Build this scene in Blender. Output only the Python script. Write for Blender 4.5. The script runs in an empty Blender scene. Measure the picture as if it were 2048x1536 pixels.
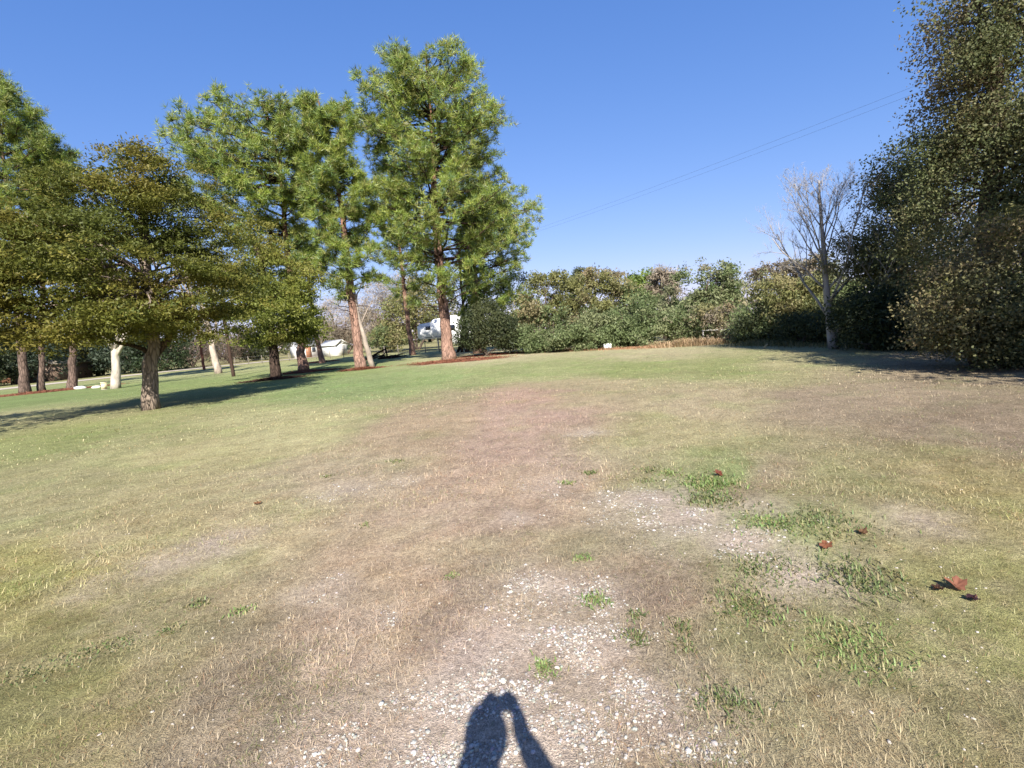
import bpy, math
import numpy as np
from mathutils import Vector, Matrix

# ------------------------------------------------------------------ camera
SC = bpy.context.scene
COL = SC.collection
F = 1040.0                       # focal length in photo pixels (photo 2048 x 1536)
PITCH = math.radians(5.7)
ROLL = math.radians(4.6)
EYE = np.array([0.0, 0.0, 1.6])
fw = np.array([0, math.cos(PITCH), -math.sin(PITCH)])
r0 = np.array([1.0, 0, 0]); u0 = np.array([0, math.sin(PITCH), math.cos(PITCH)])
XI = math.cos(ROLL) * r0 - math.sin(ROLL) * u0
YI = math.sin(ROLL) * r0 + math.cos(ROLL) * u0
cam = bpy.data.cameras.new('camera')
cam.sensor_width = 36.0
cam.lens = 36.0 * F / 2048.0
cam.clip_start = 0.01
cam.clip_end = 5000
camo = bpy.data.objects.new('camera', cam); COL.objects.link(camo)
camo.matrix_world = Matrix(((XI[0], YI[0], -fw[0], EYE[0]), (XI[1], YI[1], -fw[1], EYE[1]),
                            (XI[2], YI[2], -fw[2], EYE[2]), (0, 0, 0, 1)))
SC.camera = camo


def ray(px, py):
    d = fw + (px - 1024) / F * XI - (py - 768) / F * YI
    return d / np.linalg.norm(d)


def ground(px, py):
    d = ray(px, py)
    return EYE + d * (EYE[2] / -d[2])


# ------------------------------------------------------------------ light
SUN_DIR = ray(1000, 1398)                       # the way the sunlight travels: towards the camera's own shadow
elev = math.asin(-SUN_DIR[2])
to_sun = -SUN_DIR
w = bpy.data.worlds.new('World'); SC.world = w
w.use_nodes = True
nt = w.node_tree
sky = nt.nodes.new('ShaderNodeTexSky'); sky.sky_type = 'NISHITA'; sky.sun_disc = False
sky.sun_elevation = elev
sky.sun_rotation = math.atan2(to_sun[0], to_sun[1])
sky.altitude = 0; sky.air_density = 1.0; sky.dust_density = 0.3; sky.ozone_density = 3.0
bg = nt.nodes['Background']
sep = nt.nodes.new('ShaderNodeSeparateColor'); com = nt.nodes.new('ShaderNodeCombineColor'); nt.links.new(sky.outputs[0], sep.inputs[0])
for ch, (gain, power) in enumerate(((0.66, 1.0), (1.01, 0.73), (2.15, 0.52))):     # one tone curve for the whole sky: the camera's deep, soft blue
    pw = nt.nodes.new('ShaderNodeMath'); pw.operation = 'POWER'; pw.inputs[1].default_value = power
    ml = nt.nodes.new('ShaderNodeMath'); ml.operation = 'MULTIPLY'; ml.inputs[1].default_value = gain
    nt.links.new(sep.outputs[ch], pw.inputs[0]); nt.links.new(pw.outputs[0], ml.inputs[0]); nt.links.new(ml.outputs[0], com.inputs[ch])
nt.links.new(com.outputs[0], bg.inputs[0]); bg.inputs[1].default_value = 0.0766
sl = bpy.data.lights.new('sun', 'SUN'); sl.energy = 5.0; sl.angle = math.radians(0.53); sl.color = (1.0, 0.955, 0.88)
so = bpy.data.objects.new('sun', sl); COL.objects.link(so)
so.rotation_euler = Vector(SUN_DIR).to_track_quat('-Z', 'Y').to_euler()
so.location = (0, -20, 30)
SC.view_settings.view_transform = 'Standard'; SC.view_settings.look = 'None'
SC.view_settings.gamma = 1; SC.view_settings.use_curve_mapping = False
SC.view_settings.exposure = 1.25

# ------------------------------------------------------------------ helpers
RNG = np.random.default_rng(7)


def lin(c):
    c = np.asarray(c, float) / 255.0
    return np.where(c <= 0.04045, c / 12.92, ((c + 0.055) / 1.055) ** 2.4)


def _hash(ix, iy, iz, s):
    n = (ix.astype(np.int64) * 374761393 + iy.astype(np.int64) * 668265263 + iz.astype(np.int64) * 2147483647 + s * 974634777) & 0x7fffffff
    n = ((n ^ (n >> 13)) * 1274126177) & 0x7fffffff
    n = (n ^ (n >> 16)) & 0xffffff
    return n / float(0xffffff)


def vnoise(p, scale, seed=0):
    """value noise 0..1 on (N,2) or (N,3) points"""
    p = np.asarray(p, float) * scale
    if p.shape[1] == 2:
        p = np.c_[p, np.zeros(len(p))]
    i = np.floor(p).astype(np.int64); f = p - i
    f = f * f * (3 - 2 * f)
    out = 0
    for dx in (0, 1):
        for dy in (0, 1):
            for dz in (0, 1):
                wgt = (f[:, 0] if dx else 1 - f[:, 0]) * (f[:, 1] if dy else 1 - f[:, 1]) * (f[:, 2] if dz else 1 - f[:, 2])
                out = out + wgt * _hash(i[:, 0] + dx, i[:, 1] + dy, i[:, 2] + dz, seed)
    return out


def fbm(p, scale, seed=0, octv=3):
    a, t, s = 1.0, 0, 0
    for k in range(octv):
        s = s + a * vnoise(p, scale * 2 ** k, seed + 11 * k); t += a; a *= 0.5
    return s / t


class MB:
    """collects triangles (with a colour per vertex) into ONE mesh object"""
    def __init__(self):
        self.v, self.t, self.c, self.n = [], [], [], 0

    def add(self, v, t, c=None):
        v = np.asarray(v, float).reshape(-1, 3); t = np.asarray(t, np.int64).reshape(-1, 3)
        if len(v) == 0:
            return
        if c is None:
            c = np.ones((len(v), 3))
        c = np.asarray(c, float)
        if c.ndim == 1:
            c = np.tile(c, (len(v), 1))
        self.v.append(v); self.t.append(t + self.n); self.c.append(c); self.n += len(v)

    def tube(self, path, rad, seg=6, col=None, cap=True):
        path = np.asarray(path, float); n = len(path)
        rad = np.broadcast_to(np.asarray(rad, float), (n,))
        tan = np.gradient(path, axis=0); tan /= np.linalg.norm(tan, axis=1)[:, None] + 1e-9
        ref = np.array([0.0, 1, 0]) if abs(tan[:, 1]).mean() < 0.8 else np.array([1.0, 0, 0])
        a = np.cross(tan, ref); a /= np.linalg.norm(a, axis=1)[:, None] + 1e-9
        b = np.cross(tan, a)
        th = np.arange(seg) * 2 * math.pi / seg
        v = path[:, None] + rad[:, None, None] * (np.cos(th)[None, :, None] * a[:, None] + np.sin(th)[None, :, None] * b[:, None])
        v = v.reshape(-1, 3)
        i = np.arange(n - 1)[:, None] * seg; j = np.arange(seg)[None]; k = (j + 1) % seg
        t = np.stack([np.stack([i + j, i + k, i + seg + k], -1), np.stack([i + j, i + seg + k, i + seg + j], -1)], 2).reshape(-1, 3)
        if cap:
            e = (n - 1) * seg
            t = np.r_[t, [[e, e + q, e + q + 1] for q in range(1, seg - 1)], [[0, q + 1, q] for q in range(1, seg - 1)]]
        self.add(v, t, col)

    def box(self, c, s, col=None, rot=0.0):
        c = np.asarray(c, float); h = np.asarray(s, float) / 2
        v = np.array([[x, y, z] for x in (-1, 1) for y in (-1, 1) for z in (-1, 1)]) * h
        cr, sr = math.cos(rot), math.sin(rot)
        v = np.c_[v[:, 0] * cr - v[:, 1] * sr, v[:, 0] * sr + v[:, 1] * cr, v[:, 2]] + c
        q = [(0, 1, 3, 2), (4, 6, 7, 5), (0, 4, 5, 1), (2, 3, 7, 6), (0, 2, 6, 4), (1, 5, 7, 3)]
        t = [x for a, b, d, e in q for x in ((a, b, d), (a, d, e))]
        self.add(v, t, col)

    def prism(self, poly, axis, lo, hi, col=None):
        """closed convex-ish polygon (list of 2D) extruded along an axis; axis 0: (y,z), 1: (x,z), 2: (x,y)"""
        n = len(poly); vs = []
        for e in (lo, hi):
            for a, b in poly:
                vs.append({0: (e, a, b), 1: (a, e, b), 2: (a, b, e)}[axis])
        t = []
        for i in range(n):
            j = (i + 1) % n
            t += [(i, j, n + j), (i, n + j, n + i)]
        for i in range(1, n - 1):
            t += [(0, i + 1, i), (n, n + i, n + i + 1)]
        self.add(vs, t, col)

    def build(self, name, mat, parent=None, smooth=False):
        v = np.concatenate(self.v); t = np.concatenate(self.t); c = np.concatenate(self.c)
        me = bpy.data.meshes.new(name)
        me.vertices.add(len(v)); me.vertices.foreach_set('co', v.astype(np.float32).ravel())
        me.loops.add(len(t) * 3); me.loops.foreach_set('vertex_index', t.astype(np.int32).ravel())
        me.polygons.add(len(t)); me.polygons.foreach_set('loop_start', (np.arange(len(t)) * 3).astype(np.int32))
        if smooth:
            me.polygons.foreach_set('use_smooth', np.ones(len(t), bool))
        at = me.color_attributes.new('Col', 'FLOAT_COLOR', 'POINT')
        at.data.foreach_set('color', np.c_[c, np.ones(len(c))].astype(np.float32).ravel())
        me.update(calc_edges=True); me.validate()
        me.materials.append(mat)
        o = bpy.data.objects.new(name, me); COL.objects.link(o)
        if parent is not None:
            o.parent = parent
            o.matrix_parent_inverse = Matrix.Translation(-Vector(parent.location))
        return o


def tag(o, label=None, cat=None, group=None, kind=None):
    if label: o['label'] = label
    if cat: o['category'] = cat
    if group: o['group'] = group
    if kind: o['kind'] = kind
    return o


def empty(name, loc, label, cat, group=None):
    o = bpy.data.objects.new(name, None); COL.objects.link(o); o.location = Vector(loc)
    o.empty_display_size = 0.3
    return tag(o, label, cat, group)


# ------------------------------------------------------------------ materials
def new_mat(name):
    m = bpy.data.materials.new(name); m.use_nodes = True
    n = m.node_tree.nodes; l = m.node_tree.links
    return m, n, l, n['Principled BSDF'], n['Material Output']


def mat_col(name, rough=0.7, nscale=30, namt=0.25, bump=0.0, bscale=60, spec=0.3, stretch=(1, 1, 1), metal=0.0):
    """vertex colour x procedural noise, optional bump"""
    m, n, l, p, o = new_mat(name)
    at = n.new('ShaderNodeAttribute'); at.attribute_name = 'Col'
    tc = n.new('ShaderNodeTexCoord'); mp = n.new('ShaderNodeMapping'); mp.inputs['Scale'].default_value = stretch
    l.new(tc.outputs['Object'], mp.inputs[0])
    nz = n.new('ShaderNodeTexNoise'); nz.inputs['Scale'].default_value = nscale; nz.inputs['Detail'].default_value = 6
    nz.inputs['Roughness'].default_value = 0.65
    l.new(mp.outputs[0], nz.inputs['Vector'])
    mr = n.new('ShaderNodeMapRange'); mr.inputs[1].default_value = 0.25; mr.inputs[2].default_value = 0.75
    mr.inputs[3].default_value = 1 - namt; mr.inputs[4].default_value = 1 + namt
    l.new(nz.outputs[0], mr.inputs[0])
    mx = n.new('ShaderNodeVectorMath'); mx.operation = 'SCALE'
    l.new(at.outputs['Color'], mx.inputs[0]); l.new(mr.outputs[0], mx.inputs['Scale'])
    l.new(mx.outputs[0], p.inputs['Base Color'])
    p.inputs['Roughness'].default_value = rough; p.inputs['Specular IOR Level'].default_value = spec
    p.inputs['Metallic'].default_value = metal
    if bump:
        n2 = n.new('ShaderNodeTexNoise'); n2.inputs['Scale'].default_value = bscale; n2.inputs['Detail'].default_value = 8
        l.new(mp.outputs[0], n2.inputs['Vector'])
        b = n.new('ShaderNodeBump'); b.inputs['Strength'].default_value = bump; b.inputs['Distance'].default_value = 0.05
        l.new(n2.outputs[0], b.inputs['Height']); l.new(b.outputs[0], p.inputs['Normal'])
    return m


def mat_leaf(name, trans=0.3, gloss=0.05, rough=0.45):
    m, n, l, p, o = new_mat(name)
    at = n.new('ShaderNodeAttribute'); at.attribute_name = 'Col'
    n.remove(p)
    d = n.new('ShaderNodeBsdfDiffuse'); t = n.new('ShaderNodeBsdfTranslucent'); g = n.new('ShaderNodeBsdfGlossy')
    g.inputs['Roughness'].default_value = rough; g.inputs['Color'].default_value = (1, 1, 1, 1)
    l.new(at.outputs['Color'], d.inputs[0]); l.new(at.outputs['Color'], t.inputs[0])
    a = n.new('ShaderNodeMixShader'); a.inputs[0].default_value = trans
    l.new(d.outputs[0], a.inputs[1]); l.new(t.outputs[0], a.inputs[2])
    b = n.new('ShaderNodeMixShader'); b.inputs[0].default_value = gloss
    l.new(a.outputs[0], b.inputs[1]); l.new(g.outputs[0], b.inputs[2])
    l.new(b.outputs[0], o.inputs['Surface'])
    return m


def mat_bark(name, sx=1.0):
    """plated bark: stretched voronoi cracks, noise blotches, bump"""
    m, n, l, p, o = new_mat(name)
    at = n.new('ShaderNodeAttribute'); at.attribute_name = 'Col'
    tc = n.new('ShaderNodeTexCoord'); mp = n.new('ShaderNodeMapping'); mp.inputs['Scale'].default_value = (9 * sx, 9 * sx, 2.2 * sx)
    l.new(tc.outputs['Object'], mp.inputs[0])
    vo = n.new('ShaderNodeTexVoronoi'); vo.feature = 'DISTANCE_TO_EDGE'; vo.inputs['Scale'].default_value = 1.0
    l.new(mp.outputs[0], vo.inputs['Vector'])
    nz = n.new('ShaderNodeTexNoise'); nz.inputs['Scale'].default_value = 0.7; nz.inputs['Detail'].default_value = 8
    l.new(mp.outputs[0], nz.inputs['Vector'])
    r1 = n.new('ShaderNodeMapRange'); r1.inputs[1].default_value = 0; r1.inputs[2].default_value = 0.14; r1.inputs[3].default_value = 0.42; r1.inputs[4].default_value = 1
    l.new(vo.outputs['Distance'], r1.inputs[0])
    r2 = n.new('ShaderNodeMapRange'); r2.inputs[1].default_value = 0.3; r2.inputs[2].default_value = 0.7; r2.inputs[3].default_value = 0.6; r2.inputs[4].default_value = 1.35
    l.new(nz.outputs[0], r2.inputs[0])
    mu = n.new('ShaderNodeMath'); mu.operation = 'MULTIPLY'; l.new(r1.outputs[0], mu.inputs[0]); l.new(r2.outputs[0], mu.inputs[1])
    mx = n.new('ShaderNodeVectorMath'); mx.operation = 'SCALE'
    l.new(at.outputs['Color'], mx.inputs[0]); l.new(mu.outputs[0], mx.inputs['Scale'])
    l.new(mx.outputs[0], p.inputs['Base Color']); p.inputs['Roughness'].default_value = 0.9; p.inputs['Specular IOR Level'].default_value = 0.15
    b = n.new('ShaderNodeBump'); b.inputs['Strength'].default_value = 0.8; b.inputs['Distance'].default_value = 0.04
    l.new(mu.outputs[0], b.inputs['Height']); l.new(b.outputs[0], p.inputs['Normal'])
    return m


M_BARK = mat_bark('bark_plated')
M_BARK_FINE = mat_bark('bark_fine', 2.0)
M_SMOOTHBARK = mat_col('bark_smooth', 0.8, 3.5, 0.45, 0.4, 14, 0.2, (1, 1, 0.5))
M_NEEDLE = mat_leaf('needles', 0.38, 0.03, 0.5)
M_LEAF = mat_leaf('leaves', 0.42, 0.015, 0.6)
M_TWIG = mat_leaf('twigs', 0.0, 0.02, 0.6)
M_GRASS = mat_leaf('grass_blades', 0.25, 0.03, 0.6)
M_STONE = mat_col('limestone', 0.85, 60, 0.2, 0.3, 200)
M_WOOD = mat_col('weathered_wood', 0.85, 6, 0.4, 0.5, 20, 0.2, (6, 6, 1))
M_PAINT = mat_col('painted_panel', 0.45, 2, 0.06, 0.0)
M_METAL = mat_col('galvanised', 0.5, 10, 0.2, 0.0, metal=0.4)
M_DIRT = mat_col('track_surface', 0.95, 1.2, 0.2, 0.4, 20)
M_STRAW = mat_col('pine_straw', 0.95, 14, 0.45, 0.6, 30)
M_CLOTH = mat_col('cloth', 0.9, 120, 0.15, 0.2, 200)
M_DARKGLASS = mat_col('dark_glass', 0.08, 2, 0.05, 0.0, spec=0.6)

# ------------------------------------------------------------------ the ground
ALB = 0.75     # photographed sunlit tone -> base colour
CTRL = [(100, 880, 160, 163, 92), (250, 900, 178, 172, 108), (100, 980, 176, 166, 108), (400, 900, 190, 178, 115), (600, 850, 193, 184, 120),
        (700, 772, 150, 165, 95), (850, 757, 158, 170, 98), (1000, 745, 168, 172, 102), (1120, 737, 172, 174, 104), (1250, 735, 160, 166, 92), (1450, 735, 162, 165, 94),
        (1000, 713, 200, 185, 130), (1300, 708, 196, 182, 125), (1600, 718, 186, 175, 115), (1900, 730, 170, 150, 110), (1700, 800, 175, 154, 115),
        (1950, 850, 160, 140, 105), (1400, 800, 194, 175, 125), (1350, 860, 192, 178, 118), (1050, 830, 196, 164, 130), (1000, 900, 190, 160, 125), (1060, 795, 196, 162, 126),
        (850, 850, 190, 165, 120), (1180, 775, 190, 172, 120), (700, 950, 190, 170, 125), (1000, 1000, 185, 160, 125), (800, 1100, 185, 162, 125),
        (1000, 1150, 180, 160, 130), (500, 1100, 180, 165, 120), (250, 1050, 180, 168, 116), (100, 1150, 165, 157, 92), (300, 1250, 165, 155, 106),
        (100, 1350, 152, 142, 90), (400, 1450, 155, 140, 110), (700, 1350, 180, 160, 130), (1000, 1350, 180, 162, 140), (1300, 1200, 165, 145, 115),
        (1500, 1200, 150, 142, 96), (1700, 1250, 148, 146, 90), (1900, 1200, 150, 147, 88), (1950, 1000, 168, 155, 100), (1700, 1000, 164, 155, 106),
        (1700, 1400, 155, 142, 102), (1950, 1400, 142, 134, 88), (1450, 1450, 165, 145, 120), (1500, 950, 180, 160, 115), (640, 745, 150, 162, 90),
        (300, 775, 145, 158, 86), (60, 800, 140, 155, 85), (420, 745, 172, 172, 105), (60, 835, 180, 172, 112), (1420, 950, 150, 160, 90), (1550, 1040, 140, 155, 80)]
_g = np.array([ground(c[0], c[1])[:2] for c in CTRL]); _c = lin(np.array([np.array(c[2:]) * ((1.10, 1.09, 1.15) if c[1] > 980 else (1.04, 1.05, 1.16)) for c in CTRL]).clip(0, 250)) * ALB
_az = np.arctan2(_g[:, 0], _g[:, 1]); _ld = np.log(np.hypot(_g[:, 0], _g[:, 1]))

# pale gravel patches: photo pixel, radius (m), strength
GRAV = [(1000, 1450, .42, 1), (900, 1490, .35, .9), (1120, 1490, .28, .8), (760, 1440, .3, .5), (690, 1500, .3, .4), (1060, 1300, .3, .75), (1150, 1270, .3, .8), (1215, 1295, .22, .8),
        (1110, 1178, .3, .8), (1200, 1190, .25, .7), (1150, 1215, .22, .5), (1300, 1000, .5, .9), (1370, 1035, .5, .9), (1440, 1068, .4, .6), (1230, 1025, .35, .5),
        (1095, 965, .4, .6), (1030, 1027, .25, .7), (700, 972, .4, .6), (810, 955, .3, .4), (1310, 1385, .2, .6), (1340, 1440, .2, .6), (1175, 860, .35, .6), (655, 1168, .2, .5),
        (1000, 1240, .2, .4), (640, 1180, .2, .4), (960, 1330, .25, .4), (1350, 985, .3, .6), (790, 1215, .12, .6)]
_gr = np.array([[*ground(a, b)[:2], r, s] for a, b, r, s in GRAV])
BARE = [(1480, 1075, .4, .9), (1560, 1110, .35, .7), (1620, 1150, .3, .9), (1670, 1170, .2, .7), (1840, 1040, .3, .6), (410, 1085, .25, .8), (480, 1060, .25, .7), (330, 1120, .3, .6),
        (180, 1160, .25, .4), (1530, 1020, .3, .6), (1000, 1390, .5, .5), (1150, 1330, .4, .5), (900, 1000, .8, .3), (1150, 920, .8, .3)]
_br = np.array([[*ground(a, b)[:2], r, s] for a, b, r, s in BARE])


def patch(p, blobs, seed):
    q = p + 0.18 * (np.c_[fbm(p, 3.1, seed), fbm(p, 3.1, seed + 5)] - 0.5) * 2
    out = np.zeros(len(p))
    for x, y, r, s in blobs:
        d2 = ((q[:, 0] - x) ** 2 + (q[:, 1] - y) ** 2) / (r * r)
        out = np.maximum(out, s * np.exp(-d2 * 0.9))
    return out


def ground_col(p):
    """base colour of the turf at (N,2) points"""
    q = p + (np.c_[fbm(p, 0.9, 3), fbm(p, 0.9, 9)] - 0.5) * (0.06 * np.hypot(p[:, 0], p[:, 1]) + 0.3)[:, None] * 1.6
    az = np.arctan2(q[:, 0], q[:, 1]); ld = np.log(np.hypot(q[:, 0], q[:, 1]) + 0.05)
    num = np.zeros((len(p), 3)); den = np.zeros(len(p))
    for i in range(len(_c)):
        d2 = ((az - _az[i]) * 2.2) ** 2 + (ld - _ld[i]) ** 2
        wg = 1 / (d2 + 0.006) ** 2
        num += wg[:, None] * _c[i]; den += wg
    c = num / den[:, None]
    far = np.clip((np.hypot(p[:, 0], p[:, 1]) - 60) / 40, 0, 1)[:, None]
    c = c * (1 - far) + far * lin((170, 160, 108)) * ALB
    n1 = fbm(p, 0.7, 21, 4)
    c = c * (0.86 + 0.32 * n1)[:, None]
    near = np.clip(1.25 - np.hypot(p[:, 0], p[:, 1]) / 14, .25, 1)
    m1 = np.clip((fbm(p, 7.0, 611, 4) - .5) * 7, -1, 1) * near             # matted clumps and worn gaps, hand-sized
    c = c * (1 + .11 * m1)[:, None]
    sf = (np.clip((fbm(p, 6.5, 633, 4) - .54) * 9, 0, 1) * near * .5)[:, None]     # pale straw mats
    c = c * (1 - sf) + sf * (c * .45 + lin((218, 196, 158)) * .38)
    bf_ = (np.clip((fbm(p, 12.0, 655, 3) - .56) * 8, 0, 1) * near * .4)[:, None]    # dark brown thatch
    c = c * (1 - bf_) + bf_ * c * np.array([.80, .71, .60])
    c = c * .9 + .1 * c.mean(1, keepdims=True)
    g = np.clip((fbm(p, 1.3, 33, 4) - 0.52) * 4, 0, 1)[:, None] * 0.35          # greener patches
    c = c * (1 - g) + g * c * np.array([0.78, 1.02, 0.7])
    b = np.clip((fbm(p, 2.1, 55, 4) - 0.55) * 5, 0, 1)[:, None] * 0.15           # browner thatch
    c = c * (1 - b) + b * c * np.array([0.88, 0.79, 0.69])
    return c


def height(p):
    r = np.hypot(p[:, 0], p[:, 1])
    fade = np.clip(1 - (r - 14) / 14, 0, 1)
    h = (fbm(p, 0.5, 71, 3) - 0.5) * 0.10 + (fbm(p, 3.0, 81, 3) - 0.5) * 0.035
    return h * fade - 0.02 * fade


def axis(lims):
    out = [lims[0][0]]
    for a, b, s in lims:
        out += list(np.linspace(a, b, max(2, int(round((b - a) / s)) + 1))[1:])
    return np.array(out)


gx = axis([(-3000, -300, 300), (-300, -60, 20), (-60, -24, 1.5), (-24, -8, .4), (-8, -3, .12), (-3, 3, .07), (3, 8, .12), (8, 24, .4), (24, 60, 1.5), (60, 300, 20), (300, 3000, 300)])
gy = axis([(-3000, -60, 300), (-60, -8, 4), (-8, .6, .4), (.6, 5, .065), (5, 10, .12), (10, 20, .3), (20, 60, .8), (60, 150, 5), (150, 600, 50), (600, 4000, 400)])
XX, YY = np.meshgrid(gx, gy); P = np.c_[XX.ravel(), YY.ravel()]
gc = ground_col(P)
wg_, wb_ = patch(P, _gr, 101), patch(P, _br, 131)
dust = np.clip(np.maximum(wg_ * 1.1, wb_ * 1.1), 0, 1)[:, None]
gc = gc * 0.80 * (1 - dust) + dust * lin((216, 196, 176)) * .60
mb = MB()
nx, ny = len(gx), len(gy)
ii = (np.arange(ny - 1)[:, None] * nx + np.arange(nx - 1)[None]).ravel()
mb.add(np.c_[P, height(P)], np.r_[np.c_[ii, ii + 1, ii + nx + 1], np.c_[ii, ii + nx + 1, ii + nx]], gc)


def mat_ground():
    m, n, l, p, o = new_mat('turf')
    at = n.new('ShaderNodeAttribute'); at.attribute_name = 'Col'
    tc = n.new('ShaderNodeTexCoord')
    acc = None
    for sc, det, lo, hi in ((2.5, 6, .78, 1.22), (28, 6, .55, 1.42), (130, 3, .5, 1.45)):
        nz = n.new('ShaderNodeTexNoise'); nz.inputs['Scale'].default_value = sc; nz.inputs['Detail'].default_value = det; nz.inputs['Roughness'].default_value = .7
        l.new(tc.outputs['Object'], nz.inputs['Vector'])
        mr = n.new('ShaderNodeMapRange'); mr.inputs[1].default_value = .3; mr.inputs[2].default_value = .7; mr.inputs[3].default_value = lo; mr.inputs[4].default_value = hi
        l.new(nz.outputs[0], mr.inputs[0])
        if acc is None: acc = mr.outputs[0]
        else:
            mu = n.new('ShaderNodeMath'); mu.operation = 'MULTIPLY'; l.new(acc, mu.inputs[0]); l.new(mr.outputs[0], mu.inputs[1]); acc = mu.outputs[0]
    mx = n.new('ShaderNodeVectorMath'); mx.operation = 'SCALE'
    l.new(at.outputs['Color'], mx.inputs[0]); l.new(acc, mx.inputs['Scale']); l.new(mx.outputs[0], p.inputs['Base Color'])
    p.inputs['Roughness'].default_value = 1; p.inputs['Specular IOR Level'].default_value = .05
    b = n.new('ShaderNodeBump'); b.inputs['Strength'].default_value = .6; b.inputs['Distance'].default_value = .03
    l.new(acc, b.inputs['Height']); l.new(b.outputs[0], p.inputs['Normal'])
    return m


tag(mb.build('ground', mat_ground(), smooth=True), 'wide dry winter lawn of tan and green mown turf', 'lawn', kind='structure')

# ------------------------------------------------------------------ turf blades
def blades(mb, p, L, wd, lean, cols, rng, bend=True):
    n = len(p)
    th = rng.uniform(0, 2 * math.pi, n); d = np.c_[np.cos(th), np.sin(th)]
    z = height(p)
    root = np.c_[p, z - 0.004]
    side = np.c_[-d[:, 1], d[:, 0], np.zeros(n)] * (wd / 2)[:, None]
    up = np.sqrt(np.clip(1 - lean ** 2, 0.01, 1))
    if bend:
        mid = root + np.c_[d * (L * lean * 0.4)[:, None], L * up * 0.62]
        tip = root + np.c_[d * (L * lean)[:, None], L * up * 0.85]
        v = np.stack([root - side, root + side, mid - side * .8, mid + side * .8, tip], 1).reshape(-1, 3)
        b = np.arange(n)[:, None] * 5
        t = np.concatenate([b + [0, 1, 3], b + [0, 3, 2], b + [2, 3, 4]])
        c = np.repeat(cols, 5, 0)
    else:
        tip = root + np.c_[d * (L * lean)[:, None], L * up]
        v = np.stack([root - side, root + side, tip], 1).reshape(-1, 3)
        t = np.arange(n * 3).reshape(-1, 3); c = np.repeat(cols, 3, 0)
    mb.add(v, t, c)


def blade_cols(p, rng):
    c = ground_col(p); n = len(p)
    u = rng.random(n)
    gn = np.clip((fbm(p, 1.7, 201, 3) - .46) * 3.0, 0.01, .45)
    green = (u < gn * .55)
    straw = (u > .72)
    out = c * rng.uniform(.58, 1.42, n)[:, None]
    out[green] = out[green] * .35 + lin((118, 140, 58)) * .5 * rng.uniform(.7, 1.3, green.sum())[:, None]
    out[straw] = out[straw] * .45 + lin((222, 200, 155)) * .42 * rng.uniform(.7, 1.15, straw.sum())[:, None]
    brown = rng.random(n) < .10
    out[brown] *= np.array([.75, .58, .5])
    return out


def scatter_ring(n, r0_, r1_, half, rng, power=1.0):
    u = rng.random(n)
    r = r0_ * (r1_ / r0_) ** u
    a = rng.uniform(-half, half, n)
    return np.c_[np.sin(a) * r, np.cos(a) * r]


rg = np.random.default_rng(11)
gb = MB()
for n, ra, rb, half, L0, L1, W, bend in ((125000, 1.25, 5.5, 1.0, .014, .048, .0027, True), (210000, 1.25, 5.5, 1.0, .014, .05, .0027, False), (185000, 5.0, 13, .95, .022, .055, .0065, False), (105000, 12, 36, .92, .03, .055, .018, False)):
    p = scatter_ring(n, ra, rb, half, rg)
    keep = rg.random(n) > np.clip(patch(p, _gr, 101) * 1.15 + patch(p, _br, 131) * .95 - .08, 0, .86)
    keep &= rg.random(n) < .45 + .9 * fbm(p, 4.0, 301, 3)
    p = p[keep]; n = len(p)
    tall = np.clip((fbm(p, 1.1, 401, 3) - .45) * 3, 0, 1)
    L = rg.uniform(L0, L1, n) * (1 + .55 * tall)
    blades(gb, p, L, np.full(n, W) * rg.uniform(.6, 1.3, n), np.where(rg.random(n) < .82, rg.uniform(.94, .999, n), rg.uniform(.5, .96, n)), blade_cols(p, rg), rg, bend)
tag(gb.build('grass', M_GRASS), 'short dry straw coloured grass mixed with green blades', 'grass', kind='stuff')

# gravel
ico_v = []
ph = (1 + 5 ** .5) / 2
for a, b in ((-1, ph), (1, ph), (-1, -ph), (1, -ph)):
    ico_v += [(a, b, 0), (0, a, b), (b, 0, a)]
ico_v = np.array(ico_v, float); ico_v /= np.linalg.norm(ico_v[0])
ICO_V = ico_v
from itertools import combinations
_dm = np.linalg.norm(ICO_V[:, None] - ICO_V[None], axis=2)
ICO_T = []
for a, b, c in combinations(range(12), 3):
    if max(_dm[a, b], _dm[b, c], _dm[a, c]) < 1.2:
        nrm = np.cross(ICO_V[b] - ICO_V[a], ICO_V[c] - ICO_V[a])
        ICO_T.append((a, b, c) if nrm @ ICO_V[a] > 0 else (a, c, b))
ICO_T = np.array(ICO_T)


OCT_V = np.array([(1, 0, 0), (-1, 0, 0), (0, 1, 0), (0, -1, 0), (0, 0, 1), (0, 0, -1)], float)
OCT_T = np.array([(0, 2, 4), (2, 1, 4), (1, 3, 4), (3, 0, 4), (2, 0, 5), (1, 2, 5), (3, 1, 5), (0, 3, 5)])


def stones(mb, p, size, cols, rng, z=None, base=(ICO_V, ICO_T)):
    n = len(p); BV, BT = base; k = len(BV)
    s = size[:, None] * rng.uniform(.6, 1.3, (n, 3)) * np.array([1, 1, .6])
    v = BV[None] * rng.uniform(.72, 1.18, (n, k, 1)) * s[:, None]
    th = rng.uniform(0, 6.28, n); ct, st = np.cos(th)[:, None], np.sin(th)[:, None]
    v = np.stack([v[..., 0] * ct - v[..., 1] * st, v[..., 0] * st + v[..., 1] * ct, v[..., 2]], -1)
    v += np.c_[p, (height(p) if z is None else z) + size * rng.uniform(-.28, .22, n)][:, None]
    t = BT[None] + (np.arange(n) * k)[:, None, None]
    mb.add(v.reshape(-1, 3), t.reshape(-1, 3), np.repeat(cols, k, 0))


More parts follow.
